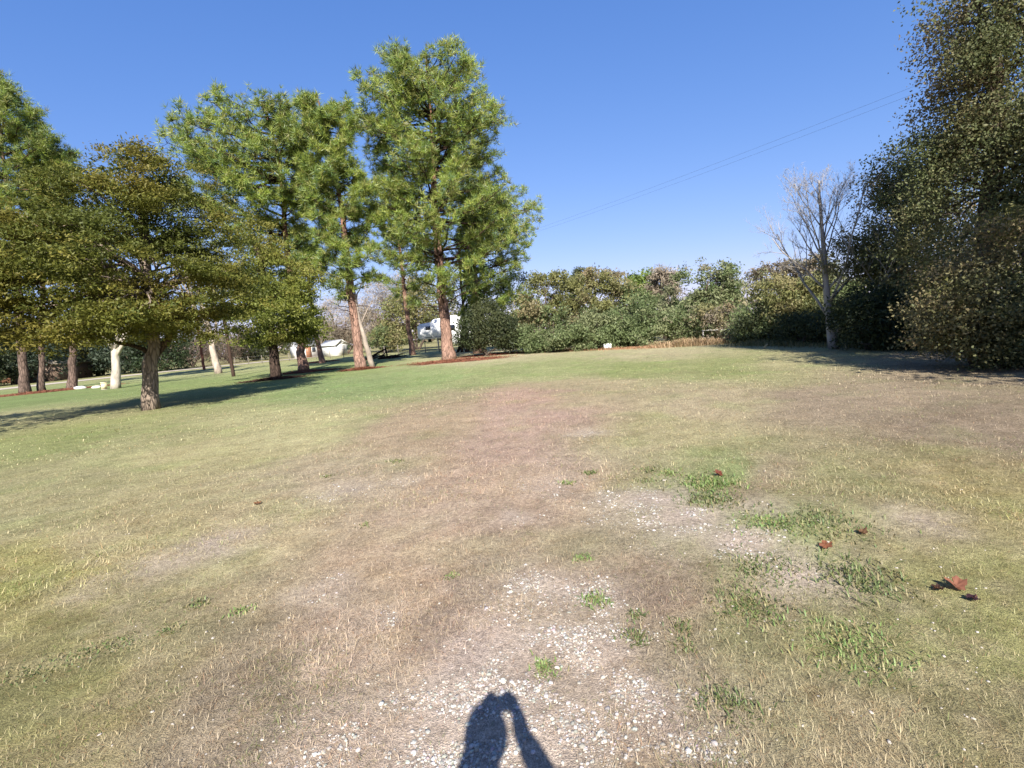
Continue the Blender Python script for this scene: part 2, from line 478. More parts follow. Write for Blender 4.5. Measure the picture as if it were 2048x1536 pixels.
p = scatter_ring(270000, 1.4, 11, .8, rg)
w_ = patch(p, _gr, 101)
keep = rg.random(len(p)) < np.clip((w_ - .13) * 1.3, 0, 1) * np.clip((fbm(p, 5, 501, 3) - .40) * 4.5, 0.01, 1)
p = p[keep]
size = np.exp(rg.normal(math.log(.0036), .55, len(p))).clip(.0016, .0125) * (1 + .05 * np.hypot(p[:, 0], p[:, 1]))
cl = lin((226, 218, 206)) * .60 * rg.uniform(.42, 1.15, len(p))[:, None] * (1 + rg.normal(0, .04, (len(p), 3)))
sm = MB(); fine = size < .0055
stones(sm, p[~fine], size[~fine], cl[~fine], rg); stones(sm, p[fine], size[fine], cl[fine], rg, base=(OCT_V, OCT_T))
q = scatter_ring(700, 1.5, 8, .75, rg); stones(sm, q, rg.uniform(.004, .010, len(q)), np.tile(lin((215, 205, 192)) * .6, (len(q), 1)), rg)
tag(sm.build('gravel', M_STONE), 'loose pale limestone gravel showing through the worn turf', 'gravel', kind='stuff')

# ------------------------------------------------------------------ plants: generators
def unit(rng, n):
    v = rng.normal(size=(n, 3)); return v / np.linalg.norm(v, axis=1)[:, None]


class Frame:
    """vertical plane through a thing's foot, square to the line of sight on the ground; turns pixels into points"""
    def __init__(self, base):
        self.b = np.array([base[0], base[1], 0.0]); d = self.b[:2] / np.linalg.norm(self.b[:2])
        self.n = np.array([d[0], d[1], 0]); self.e = np.array([d[1], -d[0], 0])
        self.dist = np.linalg.norm(self.b[:2])

    def pt(self, px, py, dep=0.0):
        d = ray(px, py); s = ((self.b + self.n * dep - EYE) @ self.n) / (d @ self.n)
        return EYE + d * s

    def ez(self, px, py, dep=0.0):
        q = self.pt(px, py, dep); return (q - self.b) @ self.e, q[2]

    def world(self, e, n, z):
        return self.b + self.e * e + self.n * n + np.array([0, 0, z])


def foot(px, dist):
    """ground point seen in pixel column px (near the horizon), dist metres away"""
    d = ray(px, 690); h = d[:2] / np.linalg.norm(d[:2]); return np.array([h[0] * dist, h[1] * dist, 0.0])


def leaves(mb, c, size, cols, rng, aspect=.6, up=.3, tri=False):
    n = len(c); nrm = unit(rng, n) + np.array([0, 0, up]); nrm /= np.linalg.norm(nrm, axis=1)[:, None]
    a = np.cross(nrm, unit(rng, n)); a /= np.linalg.norm(a, axis=1)[:, None] + 1e-9; b = np.cross(nrm, a)
    s = (np.asarray(size) * rng.uniform(.6, 1.35, n))[:, None] / 2
    if tri:
        v = np.stack([c - a * s - b * s * aspect, c - a * s + b * s * aspect, c + a * s * 1.2], 1).reshape(-1, 3)
        t = np.arange(3 * n).reshape(-1, 3); k = 3
    else:
        fold = nrm * s * rng.uniform(-.3, .3, n)[:, None]
        v = np.stack([c - a * s, c + b * s * aspect + fold, c + a * s, c - b * s * aspect + fold], 1).reshape(-1, 3)
        q = np.arange(n)[:, None] * 4; t = np.concatenate([q + [0, 1, 2], q + [0, 2, 3]]); k = 4
    mb.add(v, t, np.repeat(cols, k, 0))


def curve(a, b, rng, sag=.0, n=5, wob=.06):
    a, b = np.asarray(a, float), np.asarray(b, float); L = np.linalg.norm(b - a)
    t = np.linspace(0, 1, n)[:, None]
    p = a + (b - a) * t + rng.normal(0, wob * L, (n, 3)) * np.sin(t * math.pi) * .6
    p[:, 2] += (sag * L * np.sin(t * math.pi))[:, 0]
    return p


def pal(cols, n, rng, jit=.16):
    """random pick from photographed tones, turned to base colours"""
    c = lin(np.array(cols)) * .72
    k = rng.integers(0, len(c), n)
    return c[k] * rng.uniform(1 - jit, 1 + jit, n)[:, None]


PINE_C = [(156, 172, 76), (170, 180, 84), (136, 158, 74), (112, 138, 78), (146, 164, 66), (164, 164, 90)]


def needle_tufts(mb, c, d, L, cols, rng, k=13, wd=.037):
    n = len(c)
    dirs = unit(rng, n * k) + np.repeat(d, k, 0) * .75; dirs /= np.linalg.norm(dirs, axis=1)[:, None]
    cc = np.repeat(c, k, 0); LL = np.repeat(L, k) * rng.uniform(.65, 1.15, n * k)
    sd = np.cross(dirs, unit(rng, n * k)); sd /= np.linalg.norm(sd, axis=1)[:, None] + 1e-9
    w2 = sd * wd / 2
    st = cc + dirs * (LL * .12)[:, None]
    v = np.stack([st - w2, st + w2, cc + dirs * LL[:, None]], 1).reshape(-1, 3)
    cl = np.repeat(cols, k, 0) * rng.uniform(.82, 1.18, n * k)[:, None]
    mb.add(v, np.arange(3 * n * k).reshape(-1, 3), np.repeat(cl, 3, 0))


def trunk_tube(mb, path, rad, seg, c_lo, c_hi, rng):
    path = np.asarray(path, float); n0 = mb.n
    # resample
    s = np.r_[0, np.cumsum(np.linalg.norm(np.diff(path, axis=0), axis=1))]
    m = max(8, int(s[-1] / .5)); u = np.linspace(0, s[-1], m)
    q = np.c_[[np.interp(u, s, path[:, i]) for i in range(3)]].T; r = np.interp(u, s, rad)
    q[1:-1] += rng.normal(0, .12, (m - 2, 3)) * r[1:-1, None]
    t = np.clip(q[:, 2] / max(1e-3, q[:, 2].max()), 0, 1)[:, None]
    col = np.repeat(np.asarray(c_lo) * (1 - t) + np.asarray(c_hi) * t, seg, 0) * rng.uniform(.85, 1.15, (m * seg, 1))
    mb.tube(q, r, seg, col)
    return q, r


def pine(label, base_px, trunk, prof, rb, seed, nbr=110, tufts=3200, lowdead=8, group='tall pines along the far edge of the lawn', dist=None, sub=6, lean_dep=0.0, tl=.46, bark=((186, 150, 132), (160, 112, 88)), cols=PINE_C, low_sparse=.55, rmax=6.0):
    rng = np.random.default_rng(seed)
    base = ground(*base_px) if dist is None else foot(base_px[0], dist)
    fr = Frame(base)
    root = empty('pine_tree', fr.b, label, 'pine tree', group)
    tp = [fr.b] + [fr.pt(x, y) for x, y in trunk]
    tz = np.array([p[2] for p in tp]); te = np.array([(p - fr.b) @ fr.e for p in tp])
    ztop = max(fr.ez((a + b) / 2, y)[1] for y, a, b in prof)
    Lz, Le, Rz, Re = [], [], [], []
    for y, a, b in prof:
        e, z = fr.ez(a, y); Lz.append(z); Le.append(e); e, z = fr.ez(b, y); Rz.append(z); Re.append(e)
    o1 = np.argsort(Lz); o2 = np.argsort(Rz)
    Lz, Le, Rz, Re = np.array(Lz)[o1], np.array(Le)[o1], np.array(Rz)[o2], np.array(Re)[o2]
    zb = min(Lz[0], Rz[0])
    eT = lambda z: np.interp(z, tz, te)
    # trunk
    path = [fr.world(eT(z), lean_dep * z / ztop, z) for z in np.r_[np.array([-.15, .25, .8, 1.6]), np.linspace(2.5, ztop - .6, 14)]]
    zz = np.array([p[2] for p in path])
    rad = rb * (1 - .93 * np.clip(zz / ztop, 0, 1) ** 1.25) * np.where(zz < 1.6, 1 + .45 * (1 - np.clip(zz, 0, 1.6) / 1.6) ** 2, 1)
    tm = MB(); trunk_tube(tm, path, rad, 12, lin(bark[0]) * .62, lin(bark[1]) * .55, rng)
    tm.build('trunk', M_BARK, root, True)
    bm = MB(); fm = MB()
    bcol = lin((112, 88, 74)) * .5
    TC, TD, TO = [], [], []
    phi = 0
    for i in range(nbr):
        u = (i + rng.random()) / nbr
        z = zb + (ztop - .95 - zb) * u ** .74
        # lower crown is thinner
        if u < .35 and rng.random() < low_sparse * (1 - u / .35) * .8:
            continue
        phi += 2.4 + rng.normal(0, .5)
        c, s = math.cos(phi), math.sin(phi)
        et = eT(z)
        Rr = max(.3, np.interp(z, Rz, Re) - et); Rl = max(.3, et - np.interp(z, Lz, Le))
        Ra = min(.5 * (Rr + Rl), rmax)
        side = Rr if c > 0 else Rl
        reach = math.hypot(side * c, Ra * s) * (rng.uniform(.88, 1.06) if rng.random() < .72 else rng.uniform(.35, .85))
        reach = max(.35, reach - tl * .35)
        z0 = max(zb - .5, z - reach * rng.uniform(.15, .4))
        z0 = min(z0, ztop - .8)
        a = fr.world(eT(z0), lean_dep * z0 / ztop, z0)
        tip = fr.world(et + c * reach, s * reach, z)
        bp = curve(a, tip, rng, -.05, 6, .05)
        rbr = min(.10, .016 * reach + .012) * rng.uniform(.8, 1.2)
        bm.tube(bp, np.linspace(rbr, .012, 6), 5, bcol * rng.uniform(.7, 1.2))
        out = np.array([*(fr.e * c + fr.n * s)[:2], 0.0])
        k = max(4, int(sub * reach / 1.95))
        for j in range(k):
            f = rng.uniform(.28, 1) ** .75
            q = bp[0] + 0; idx = f * 5; i0 = int(min(4, idx)); q = bp[i0] + (bp[i0 + 1] - bp[i0]) * (idx - i0)
            lat = np.cross(out, [0, 0, 1]) * rng.normal(0, 1) * .75 + out * rng.uniform(.0, .8) + np.array([0, 0, rng.uniform(-.1, .7)])
            lat /= np.linalg.norm(lat)
            ln = rng.uniform(.35, .85) * (.35 + .16 * reach)
            q2 = q + lat * ln
            bm.tube(np.array([q, q + lat * ln * .5 + [0, 0, -.02], q2]), [.014, .011, .008], 3, bcol)
            TO.append((q, q2, lat))
    nt_ = len(TO); per = np.maximum(1, rng.poisson(1.8 * tufts / max(1, nt_), nt_))
    for (q, q2, lat), m in zip(TO, per):
        f = np.where(rng.random(m) < .75, rng.uniform(.78, 1.12, m), rng.uniform(.3, .8, m))[:, None]
        TC.append(q + (q2 - q) * f + rng.normal(0, .15, (m, 3)))
        TD.append(np.tile(lat * .5 + np.array([0, 0, .6]), (m, 1)) + rng.normal(0, .25, (m, 3)))
    TC = np.concatenate(TC); TD = np.concatenate(TD)
    cl = pal(cols, len(TC), rng)
    cl *= (.8 + .45 * vnoise(TC, .9, seed))[:, None]
    needle_tufts(fm, TC, TD, np.full(len(TC), tl) * rng.uniform(.75, 1.15, len(TC)), cl, rng)
    # dead stubs on the bare bole
    for i in range(lowdead):
        z = rng.uniform(.35, 1.0) * zb + .6; a = fr.world(eT(z), 0, z); th = rng.uniform(0, 6.28); ln = rng.uniform(.5, 2.2)
        d = np.array([math.cos(th), math.sin(th), rng.uniform(-.15, .4)])
        bp = curve(a, a + d * ln, rng, .05, 5, .08); bm.tube(bp, np.linspace(.035, .008, 5), 4, bcol * .9)
        for _ in range(2):
            q = bp[rng.integers(2, 5)]; bm.tube(np.array([q, q + unit(rng, 1)[0] * .5]), [.01, .005], 3, bcol * .9)
    bm.build('branches', M_BARK_FINE, root)['kind'] = 'stuff'
    fm.build('crown', M_NEEDLE, root)['kind'] = 'stuff'
    return fr, root


def ell_points(n, cen, rad, rng, shell=.55):
    d = unit(rng, n); r = rng.random(n) ** (1 / 3)
    r = r * (1 - shell) + shell * (1 - .35 * rng.random(n) ** 1.5)
    k = .66 + .72 * fbm(d * 1.0 + cen * .37, 1.9, 17, 2)
    return cen + d * (r * k)[:, None] * rad


def leafy(name, label, base, masses, cols, seed, cat='tree', group=None, trunk=None, tr=.2, clumps=500, per=40, leaf=.12, sig=.28, gap=.42, depth=.9, aspect=.6,
          bark=(120, 105, 92), mat=M_LEAF, barkmat=None, limbs=26, stems=1, flat=1.0, tri=False, up=.3, crown='crown', gapscale=.9, boughs=0, bR=.7, bflat=.4, zlow=.05):
    """tree or shrub: trunk, limbs running out to leaf clumps that fill a set of ellipsoids.
       masses: (px, py, rx_px, ry_px, depth offset m, weight)"""
    rng = np.random.default_rng(seed); fr = Frame(base); barkmat = barkmat or M_BARK_FINE
    root = empty(name, fr.b, label, cat, group)
    k = fr.dist / F * 1.02
    E = []
    for px, py, rx, ry, dep, wt in masses:
        c = fr.pt(px, py, dep); s = (fr.dist + dep) / F
        E.append((c, np.array([rx * s, rx * s * depth, ry * s]), wt))
    W = np.array([e[2] for e in E], float); W /= W.sum()
    C = []
    for (c, r, _), wt in zip(E, W):
        m = int(clumps * wt * 1.9)
        R = np.array([fr.e, fr.n, [0, 0, 1.0]])
        q = ell_points(m, np.zeros(3), r, rng) @ R + c
        C.append(q)
    C = np.concatenate(C)
    C = C[C[:, 2] > .08]
    C = C[fbm(C, gapscale / max(.5, sig * 3.2), seed, 2) > gap]
    rng.shuffle(C)
    if boughs:                                   # leaf clumps gathered on separate boughs, drooping at their rims
        Bc = C[:boughs]; m = max(1, clumps // len(Bc)); R = np.repeat(bR * rng.uniform(.6, 1.35, len(Bc)), m)
        off = rng.normal(0, .55, (len(R), 3)) * np.c_[R, R, R * bflat]
        off[:, 2] -= .3 * (off[:, 0] ** 2 + off[:, 1] ** 2) / R
        C = np.repeat(Bc, m, 0) + off; C = C[C[:, 2] > zlow + (rng.normal(0, .22, len(C)) if zlow > 1 else 0)]; LT = Bc
    else:
        C = C[:clumps]; LT = C
    tm = MB(); bc = lin(bark) * .6
    tops = []
    if trunk:
        path = [fr.b - [0, 0, .12]] + [fr.pt(x, y) for x, y in trunk]
        rr = np.linspace(1, .55, len(path)) * tr; rr[0] *= 1.18
        q, r_ = trunk_tube(tm, path, rr, 10, bc, bc * .9, rng); tops = [(q, r_)]
    else:
        for i in range(stems):
            a = fr.b + np.array([*rng.normal(0, .12 * stems ** .5, 2), -.1]); e = E[rng.choice(len(E), p=W)]
            t_ = e[0] + rng.normal(0, .35, 3) * e[1]
            q, r_ = trunk_tube(tm, curve(a, t_, rng, .05, 7, .05), np.linspace(1, .3, 7) * tr, 7, bc, bc, rng); tops.append((q, r_))
    bm = MB()
    ids = rng.choice(len(LT), min(limbs, len(LT)), replace=False)
    for i in ids:
        q, r_ = tops[rng.integers(len(tops))]
        tgt = LT[i]
        zq = q[:, 2]; zt = np.clip(tgt[2] - .55 * np.linalg.norm(tgt[:2] - q[-1][:2]) - .2, zq.max() * .55, zq.max())
        j = int(np.argmin(abs(zq - zt))); 
        bp = curve(q[j], tgt, rng, .10, 7, .07); L = np.linalg.norm(tgt - q[j])
        r1 = min(r_[j] * .6, .018 * L + .012)
        bm.tube(bp, np.linspace(r1, .008, 7), 5, bc * rng.uniform(.75, 1.15))
        for _ in range(2):
            s = bp[rng.integers(2, 6)]; near = C[np.argsort(((C[::7] - s) ** 2).sum(1))[:3] * 7 % len(C)][rng.integers(3)] if len(C) > 30 else tgt
            if np.linalg.norm(near - s) < 3.0:
                bm.tube(curve(s, near, rng, .05, 4, .08), np.linspace(r1 * .4, .006, 4), 3, bc * rng.uniform(.75, 1.15))
    tm.build('trunk' if trunk else 'stems', barkmat, root, True)
    if bm.n: bm.build('limbs', barkmat, root)['kind'] = 'stuff'
    n = len(C) * per
    cc = np.repeat(C, per, 0) + rng.normal(0, sig, (n, 3)) * np.array([1, 1, .72 * flat])
    cc[:, 2] = np.maximum(cc[:, 2], .03)
    pc = lin(np.array(cols)) * .74; ki = vnoise(C, .55, seed + 3) * 1.5 - .25 + rng.normal(0, .16, len(C)); ki = (np.clip(ki, 0, .999) * len(pc)).astype(int)
    cl = np.repeat(pc[ki] * rng.uniform(.85, 1.15, len(C))[:, None], per, 0) * rng.uniform(.86, 1.16, n)[:, None]
    lm = MB(); leaves(lm, cc, leaf, cl, rng, aspect, up, tri)
    lm.build(crown, mat, root)['kind'] = 'stuff'
    return fr, root


def bare_tree(name, label, base, trunk, tr, seed, top_px, spread=.55, levels=5, bark=(190, 182, 172), cat='tree', group=None, kids=(9, 6, 5, 5), barkmat=None, l0=.5, upb=.35, zmin=.3, taper=.12, limb_r=.62):
    rng = np.random.default_rng(seed); fr = Frame(base)
    root = empty(name, fr.b, label, cat, group); bc = lin(bark) * .6
    path = [fr.b - [0, 0, .12]] + [fr.pt(x, y) for x, y in trunk]
    top = fr.pt(*top_px)
    tm = MB(); rr = np.linspace(1, taper, len(path)) * tr; rr[0] *= 1.14
    q, r_ = trunk_tube(tm, path, rr, 10, bc * .9, bc, rng)
    tm.build('trunk', barkmat or M_SMOOTHBARK, root, True)
    bm = MB(); tw = MB()
    H = top[2]

    def grow(a, d, L, r, lev):
        n = 6
        p = [a]; dd = d / np.linalg.norm(d)
        for i in range(n - 1):
            dd = dd + rng.normal(0, .13, 3) + np.array([0, 0, upb * .16]); dd /= np.linalg.norm(dd)
            p.append(p[-1] + dd * L / (n - 1))
        p = np.array(p)
        if p[-1][2] > H * 1.02:
            p[:, 2] = np.minimum(p[:, 2], H * rng.uniform(.95, 1.02))
        (bm if lev < 3 else tw).tube(p, np.linspace(r, r * .35, n), 6 if lev < 2 else 3, bc * rng.uniform(.8, 1.15))
        if lev >= levels - 1: return
        for _ in range(kids[min(lev, len(kids) - 1)]):
            f = rng.uniform(.25, 1); i = min(n - 2, int(f * (n - 1))); s = p[i] + (p[i + 1] - p[i]) * (f * (n - 1) - i)
            nd = p[i + 1] - p[i]; nd = nd / np.linalg.norm(nd) + unit(rng, 1)[0] * spread * 1.25 + np.array([0, 0, upb * .3])
            grow(s, nd, L * rng.uniform(.35, .62) * (1.15 - .4 * f), max(.004, r * (1 - .6 * f) * .55), lev + 1)

    for k in range(kids[0]):
        f = zmin + (1 - zmin) * (k + rng.random()) / kids[0]; i = min(len(q) - 1, int(f * (len(q) - 1)))
        th = k * 2.4 + rng.normal(0, .4)
        d = fr.e * math.cos(th) * spread + fr.n * math.sin(th) * spread + np.array([0, 0, .75 + .5 * f])
        L = (H - q[i][2]) * rng.uniform(.7, 1.05) * (.75 + l0 * .5)
        grow(q[i], d, L, r_[i] * limb_r, 1)
    bm.build('limbs', barkmat or M_SMOOTHBARK, root, True); tw.build('twigs', M_TWIG, root)['kind'] = 'stuff'
    return fr, root


# ------------------------------------------------------------------ the pines
BIG, root = pine('tallest pine with a broad reddish trunk in a red straw bed', (898, 718), [(892, 660), (886, 600), (880, 540), (874, 470), (868, 400), (866, 300), (858, 200), (850, 80)],
     [(88, 815, 885), (100, 785, 915), (118, 756, 938), (145, 728, 960), (175, 705, 970), (215, 698, 992), (250, 705, 1016), (300, 715, 1000), (345, 735, 1030), (385, 760, 1068), (420, 750, 1076), (460, 770, 1060), (510, 780, 1010), (560, 795, 990), (600, 800, 960)],
     .41, 1, nbr=200, tufts=6200, sub=8, low_sparse=.5)
pine('pine whose trunk stands beside a pale leaning snag', (722, 736), [(712, 660), (703, 600), (697, 540), (690, 470), (684, 420), (668, 330), (650, 260), (632, 180)],
     [(168, 615, 650), (185, 596, 690), (215, 590, 705), (260, 585, 715), (310, 590, 720), (350, 605, 735), (400, 600, 760), (440, 610, 770), (480, 615, 770), (520, 622, 765), (560, 635, 760), (590, 660, 750)],
     .31, 2, nbr=120, tufts=3200, sub=6, low_sparse=.35, lowdead=14)
pine('pine with a wide lopsided crown above the broad cedar', (607, 741), [(596, 650), (588, 596), (580, 540), (572, 484), (566, 390), (556, 310), (540, 250), (520, 200)],
     [(186, 490, 560), (202, 410, 590), (230, 370, 600), (270, 335, 600), (310, 312, 600), (350, 322, 605), (390, 350, 620), (430, 400, 625), (470, 430, 630), (520, 480, 640), (560, 520, 640)],
     .31, 3, nbr=130, tufts=3900, sub=7, low_sparse=.5)
pine('pine behind the dark thicket, right of the tallest pine', (955, 705), [(952, 640), (950, 560), (946, 500), (950, 420), (965, 360)],
     [(350, 950, 985), (375, 940, 1050), (410, 930, 1078), (450, 925, 1076), (500, 920, 1074), (550, 930, 1070), (600, 960, 1066), (630, 980, 1060)],
     .34, 4, nbr=100, tufts=2400, sub=6, low_sparse=.2, dist=45)
pine('slender red trunked pine beside the white trailer', (824, 707), [(818, 660), (812, 610), (808, 570), (800, 500), (790, 440), (778, 350)],
     [(330, 745, 790), (370, 735, 815), (430, 725, 850), (500, 730, 870), (550, 745, 875), (590, 765, 860)], .27, 5, nbr=90, tufts=1700, sub=6, dist=56, tl=.5)
pine('slim pine standing in front of the white shed', (640, 722), [(630, 660), (622, 600), (614, 540), (606, 480)],
     [(440, 590, 625), (470, 575, 650), (520, 570, 660), (560, 585, 655), (590, 600, 640)], .25, 6, nbr=45, tufts=800, sub=5, dist=56, tl=.5)
pine('pine filling the lawn edge left of the broad cedar', (50, 786), [(44, 700), (40, 600), (30, 500), (10, 350), (-10, 160)],
     [(130, -40, 10), (160, -90, 32), (200, -120, 60), (240, -130, 92), (270, -130, 110), (300, -120, 150), (340, -130, 160), (390, -130, 150), (440, -140, 130), (500, -130, 120), (560, -110, 100)],
     .29, 7, bark=((132, 112, 100), (120, 96, 80)), nbr=120, tufts=3200, sub=7, rmax=5)
pine('smaller pine close behind the leftmost pine', (84, 782), [(82, 700), (84, 620), (90, 500), (96, 330)],
     [(262, 85, 125), (290, 60, 158), (330, 50, 165), (380, 40, 160), (430, 45, 150), (500, 50, 140)], .21, 8, bark=((132, 112, 100), (120, 96, 80)), nbr=70, tufts=1400, sub=5)
pine('dark trunked pine behind the cedar in the straw strip', (144, 778), [(146, 700), (150, 620), (158, 500), (165, 400)],
     [(425, 150, 185), (450, 130, 205), (480, 122, 215), (520, 118, 220), (560, 120, 212)], .27, 9, bark=((132, 112, 100), (120, 96, 80)), nbr=50, tufts=1100, sub=5)

# ------------------------------------------------------------------ cedars
CEDAR_C = [(100, 108, 46), (112, 116, 48), (124, 124, 54), (134, 128, 56), (142, 132, 60)]
cfr, croot = leafy('cedar_tree', 'broad spreading cedar with low olive crown and mottled trunk', ground(302, 818),
      [(290, 360, 75, 48, 0, .7), (215, 420, 110, 60, -.5, 1.0), (330, 440, 120, 60, .5, 1.1), (120, 480, 110, 70, 0, 1.1), (420, 500, 75, 70, 0, .9), (260, 530, 150, 75, -.8, 1.5), (70, 570, 110, 80, .4, 1.2),
       (160, 610, 120, 60, -1, 1.2), (370, 590, 110, 60, -.6, 1.2), (60, 660, 90, 42, -.4, .7), (200, 665, 80, 30, -1, .6), (400, 650, 70, 30, -.4, .6), (290, 640, 90, 35, -2.2, .6), (290, 560, 160, 90, 2.2, 1.2), (300, 320, 40, 22, 0, .2), (0, 500, 60, 60, 0, .4), (80, 680, 80, 18, -1, .3), (10, 620, 60, 60, 0, .5)],
      CEDAR_C, 21, trunk=[(297, 780), (302, 720), (306, 690), (300, 640), (292, 560), (288, 480), (286, 390)], tr=.25, clumps=5200, per=34, leaf=.095, sig=.15, gap=.36, boughs=200, bR=.92, bflat=.28, zlow=2.45, aspect=.5, bark=(182, 162, 144), limbs=110, barkmat=M_BARK, tri=True, up=.9, gapscale=.7, flat=.55)
m_ = MB(); rc = np.random.default_rng(3)
m_.tube(np.array([cfr.pt(303, 716), cfr.pt(318, 700), cfr.pt(334, 682), cfr.pt(346, 660), cfr.pt(362, 630)]), [.16, .13, .12, .10, .07], 9, lin((110, 90, 76)) * .6); m_.build('fork', M_BARK, croot, True)
m_ = MB(); m_.tube(np.array([cfr.pt(300, 708), cfr.pt(286, 698), cfr.pt(262, 690), cfr.pt(236, 686), cfr.pt(205, 670)]), [.10, .08, .07, .055, .03], 8, lin((96, 80, 68)) * .6); m_.build('fork', M_BARK, croot, True)
leafy('cedar_tree', 'smaller olive cedar with a shade-darkened trunk between the broad cedar and the pines', ground(552, 757),
      [(500, 500, 55, 50, 0, .8), (540, 560, 80, 50, 0, 1.1), (470, 600, 60, 50, 0, 1), (560, 610, 70, 45, -1, 1.2), (520, 655, 80, 32, -.5, .9), (605, 640, 40, 45, 0, .6), (490, 455, 35, 35, 0, .4)],
      [(118, 128, 54), (130, 138, 60), (140, 144, 64), (148, 144, 70)], 22, trunk=[(547, 710), (544, 680), (538, 620), (525, 540), (505, 470)], tr=.29, clumps=1400, per=36, leaf=.14, sig=.2, gap=.33, boughs=90, bR=.85, bflat=.3, zlow=1.9, aspect=.5, bark=(92, 76, 66), limbs=50, barkmat=M_BARK, tri=True, up=.6, flat=.75)  # dark bark colour holds the shade the broad cedar throws on this trunk

# ------------------------------------------------------------------ trees at the left, behind
bare_tree('bare_tree', 'pale smooth forked tree behind the broad cedar, lit white', ground(231, 777), [(232, 740), (231, 705), (234, 692)], .27, 31, (215, 480), spread=.6, bark=(212, 200, 182), kids=(5, 6, 5, 4), l0=.4, zmin=.8, levels=5, taper=.75)
bare_tree('bare_tree', 'pale trunked bare tree on the lit grass beyond the dark pole', foot(430, 54), [(428, 715), (424, 690), (420, 660)], .30, 32, (410, 500), spread=.5, bark=(214, 196, 178), kids=(5, 5, 4, 3), zmin=.6, taper=.7)
fs = Frame(foot(741, 36.5)); rs = np.random.default_rng(5); mb = MB()
r_ = empty('dead_snag', fs.b, 'pale barkless trunk leaning against the middle pine', 'dead tree')
trunk_tube(mb, [fs.b - [0, 0, .1], fs.pt(735, 700), fs.pt(727, 672), fs.pt(716, 630), fs.pt(708, 575)], [.20, .17, .15, .11, .05], 9, lin((180, 166, 150)) * .6, lin((176, 162, 148)) * .6, rs); mb.build('trunk', M_SMOOTHBARK, r_, True)
mb = MB()
for (a, b) in (((722, 650), (748, 590)), ((716, 620), (690, 580)), ((712, 600), (726, 560))):
    mb.tube(curve(fs.pt(*a), fs.pt(*b, .4), rs, .05, 5), np.linspace(.06, .015, 5), 5, lin((170, 155, 142)) * .6)
mb.build('limbs', M_SMOOTHBARK, r_)

# far trees that close the view on the left (each its own)
FARL = [(15, 95, 700, 70, 55, 0), (70, 92, 712, 60, 40, 2), (130, 98, 700, 60, 55, 1), (190, 100, 705, 55, 45, 0), (255, 95, 700, 48, 45, 2), (325, 92, 700, 55, 50, 0), (380, 105, 690, 45, 45, 3), (455, 110, 690, 50, 40, 3), (510, 115, 690, 40, 35, 1), (-60, 90, 700, 70, 70, 1)]
FC = [[(58, 74, 44), (70, 84, 50), (48, 62, 40)], [(84, 92, 60), (96, 100, 66), (70, 80, 52)], [(70, 84, 66), (82, 94, 72)], [(150, 128, 112), (136, 118, 104), (165, 142, 122)]]
FLAB = ['dark evergreen tree', 'olive green round tree', 'blue green dense tree', 'grey brown leafless tree']
FPL = ['beyond the pale road by the red brick house', 'beyond the pale road, next to the gabled house', 'across the road behind the straw strip', 'across the road behind the utility cabinet', 'across the road behind the pale forked tree',
       'across the road behind the broad cedar trunk', 'across the road by the thin reddish pole', 'across the road behind the dark wooden pole', 'across the road behind the smaller cedar', 'beyond the road outside the lawn corner']
for i, (px, d, py, rx, ry, k) in enumerate(FARL):
    leafy('far_tree', FLAB[k] + ' ' + FPL[i], foot(px, d), [(px, py, rx, ry, 0, 1), (px + 12, py - ry * .5, rx * .6, ry * .6, 0, .5), (px - 14, py + ry * .3, rx * .8, ry * .5, 0, .5)], FC[k], 400 + i, stems=3, tr=.16,
          clumps=230, per=26, leaf=.34 if k < 3 else .5, aspect=.6 if k < 3 else .10, sig=.55, limbs=10, group='trees across the road', gap=.36, tri=True)

# ------------------------------------------------------------------ background trees in the middle
BROWN = [(156, 142, 122), (144, 132, 114), (166, 150, 128), (134, 124, 106)]
OLIVE = [(140, 140, 86), (152, 150, 96), (128, 132, 80), (162, 152, 106)]
TANO = [(160, 148, 108), (148, 142, 96), (170, 152, 116), (138, 136, 90)]
SHRUB = [(122, 136, 88), (134, 146, 98), (110, 126, 80), (146, 152, 108)]
GREYG = [(138, 142, 104), (152, 152, 116), (126, 132, 94), (166, 158, 126)]
leafy('bare_tree', 'purple brown leafless tree behind the white shed', foot(690, 100), [(690, 640, 50, 45, 0, 1), (730, 660, 40, 40, 0, .7), (660, 665, 30, 25, 0, .4)], BROWN, 41, stems=4, tr=.2, clumps=420, per=30, leaf=.75, aspect=.07, sig=.6, mat=M_TWIG, limbs=40, gap=.3, bark=(150, 125, 112), crown='twigs', tri=True)
leafy('bare_tree', 'tan leafless tree left of the white trailer', foot(765, 90), [(765, 620, 45, 50, 0, 1), (750, 660, 30, 35, 0, .6), (800, 590, 40, 40, 0, .7)], BROWN, 42, stems=4, tr=.2, clumps=420, per=28, leaf=.7, aspect=.08, sig=.6, mat=M_TWIG, limbs=40, gap=.3, bark=(150, 125, 112), crown='twigs', tri=True)
leafy('broadleaf_tree', 'yellow olive tree rising behind the trailer nose', foot(835, 84), [(840, 600, 50, 50, 0, 1), (800, 640, 40, 45, 0, .8), (870, 620, 50, 45, 0, .8), (780, 665, 28, 25, 0, .4)], OLIVE, 43, stems=4, tr=.2, clumps=420, per=28, leaf=.34, sig=.55, limbs=24, gap=.38, tri=True)
leafy('shrub', 'green yellow shrubs mounded behind the brush pile', foot(765, 78), [(765, 678, 28, 22, 0, 1), (790, 682, 22, 18, 0, .7)], SHRUB + OLIVE, 44, stems=4, tr=.08, clumps=150, per=26, leaf=.3, sig=.4, limbs=8, tri=True, cat='shrub')
DARKG = [(72, 84, 52), (84, 94, 58), (62, 72, 46), (94, 100, 64)]
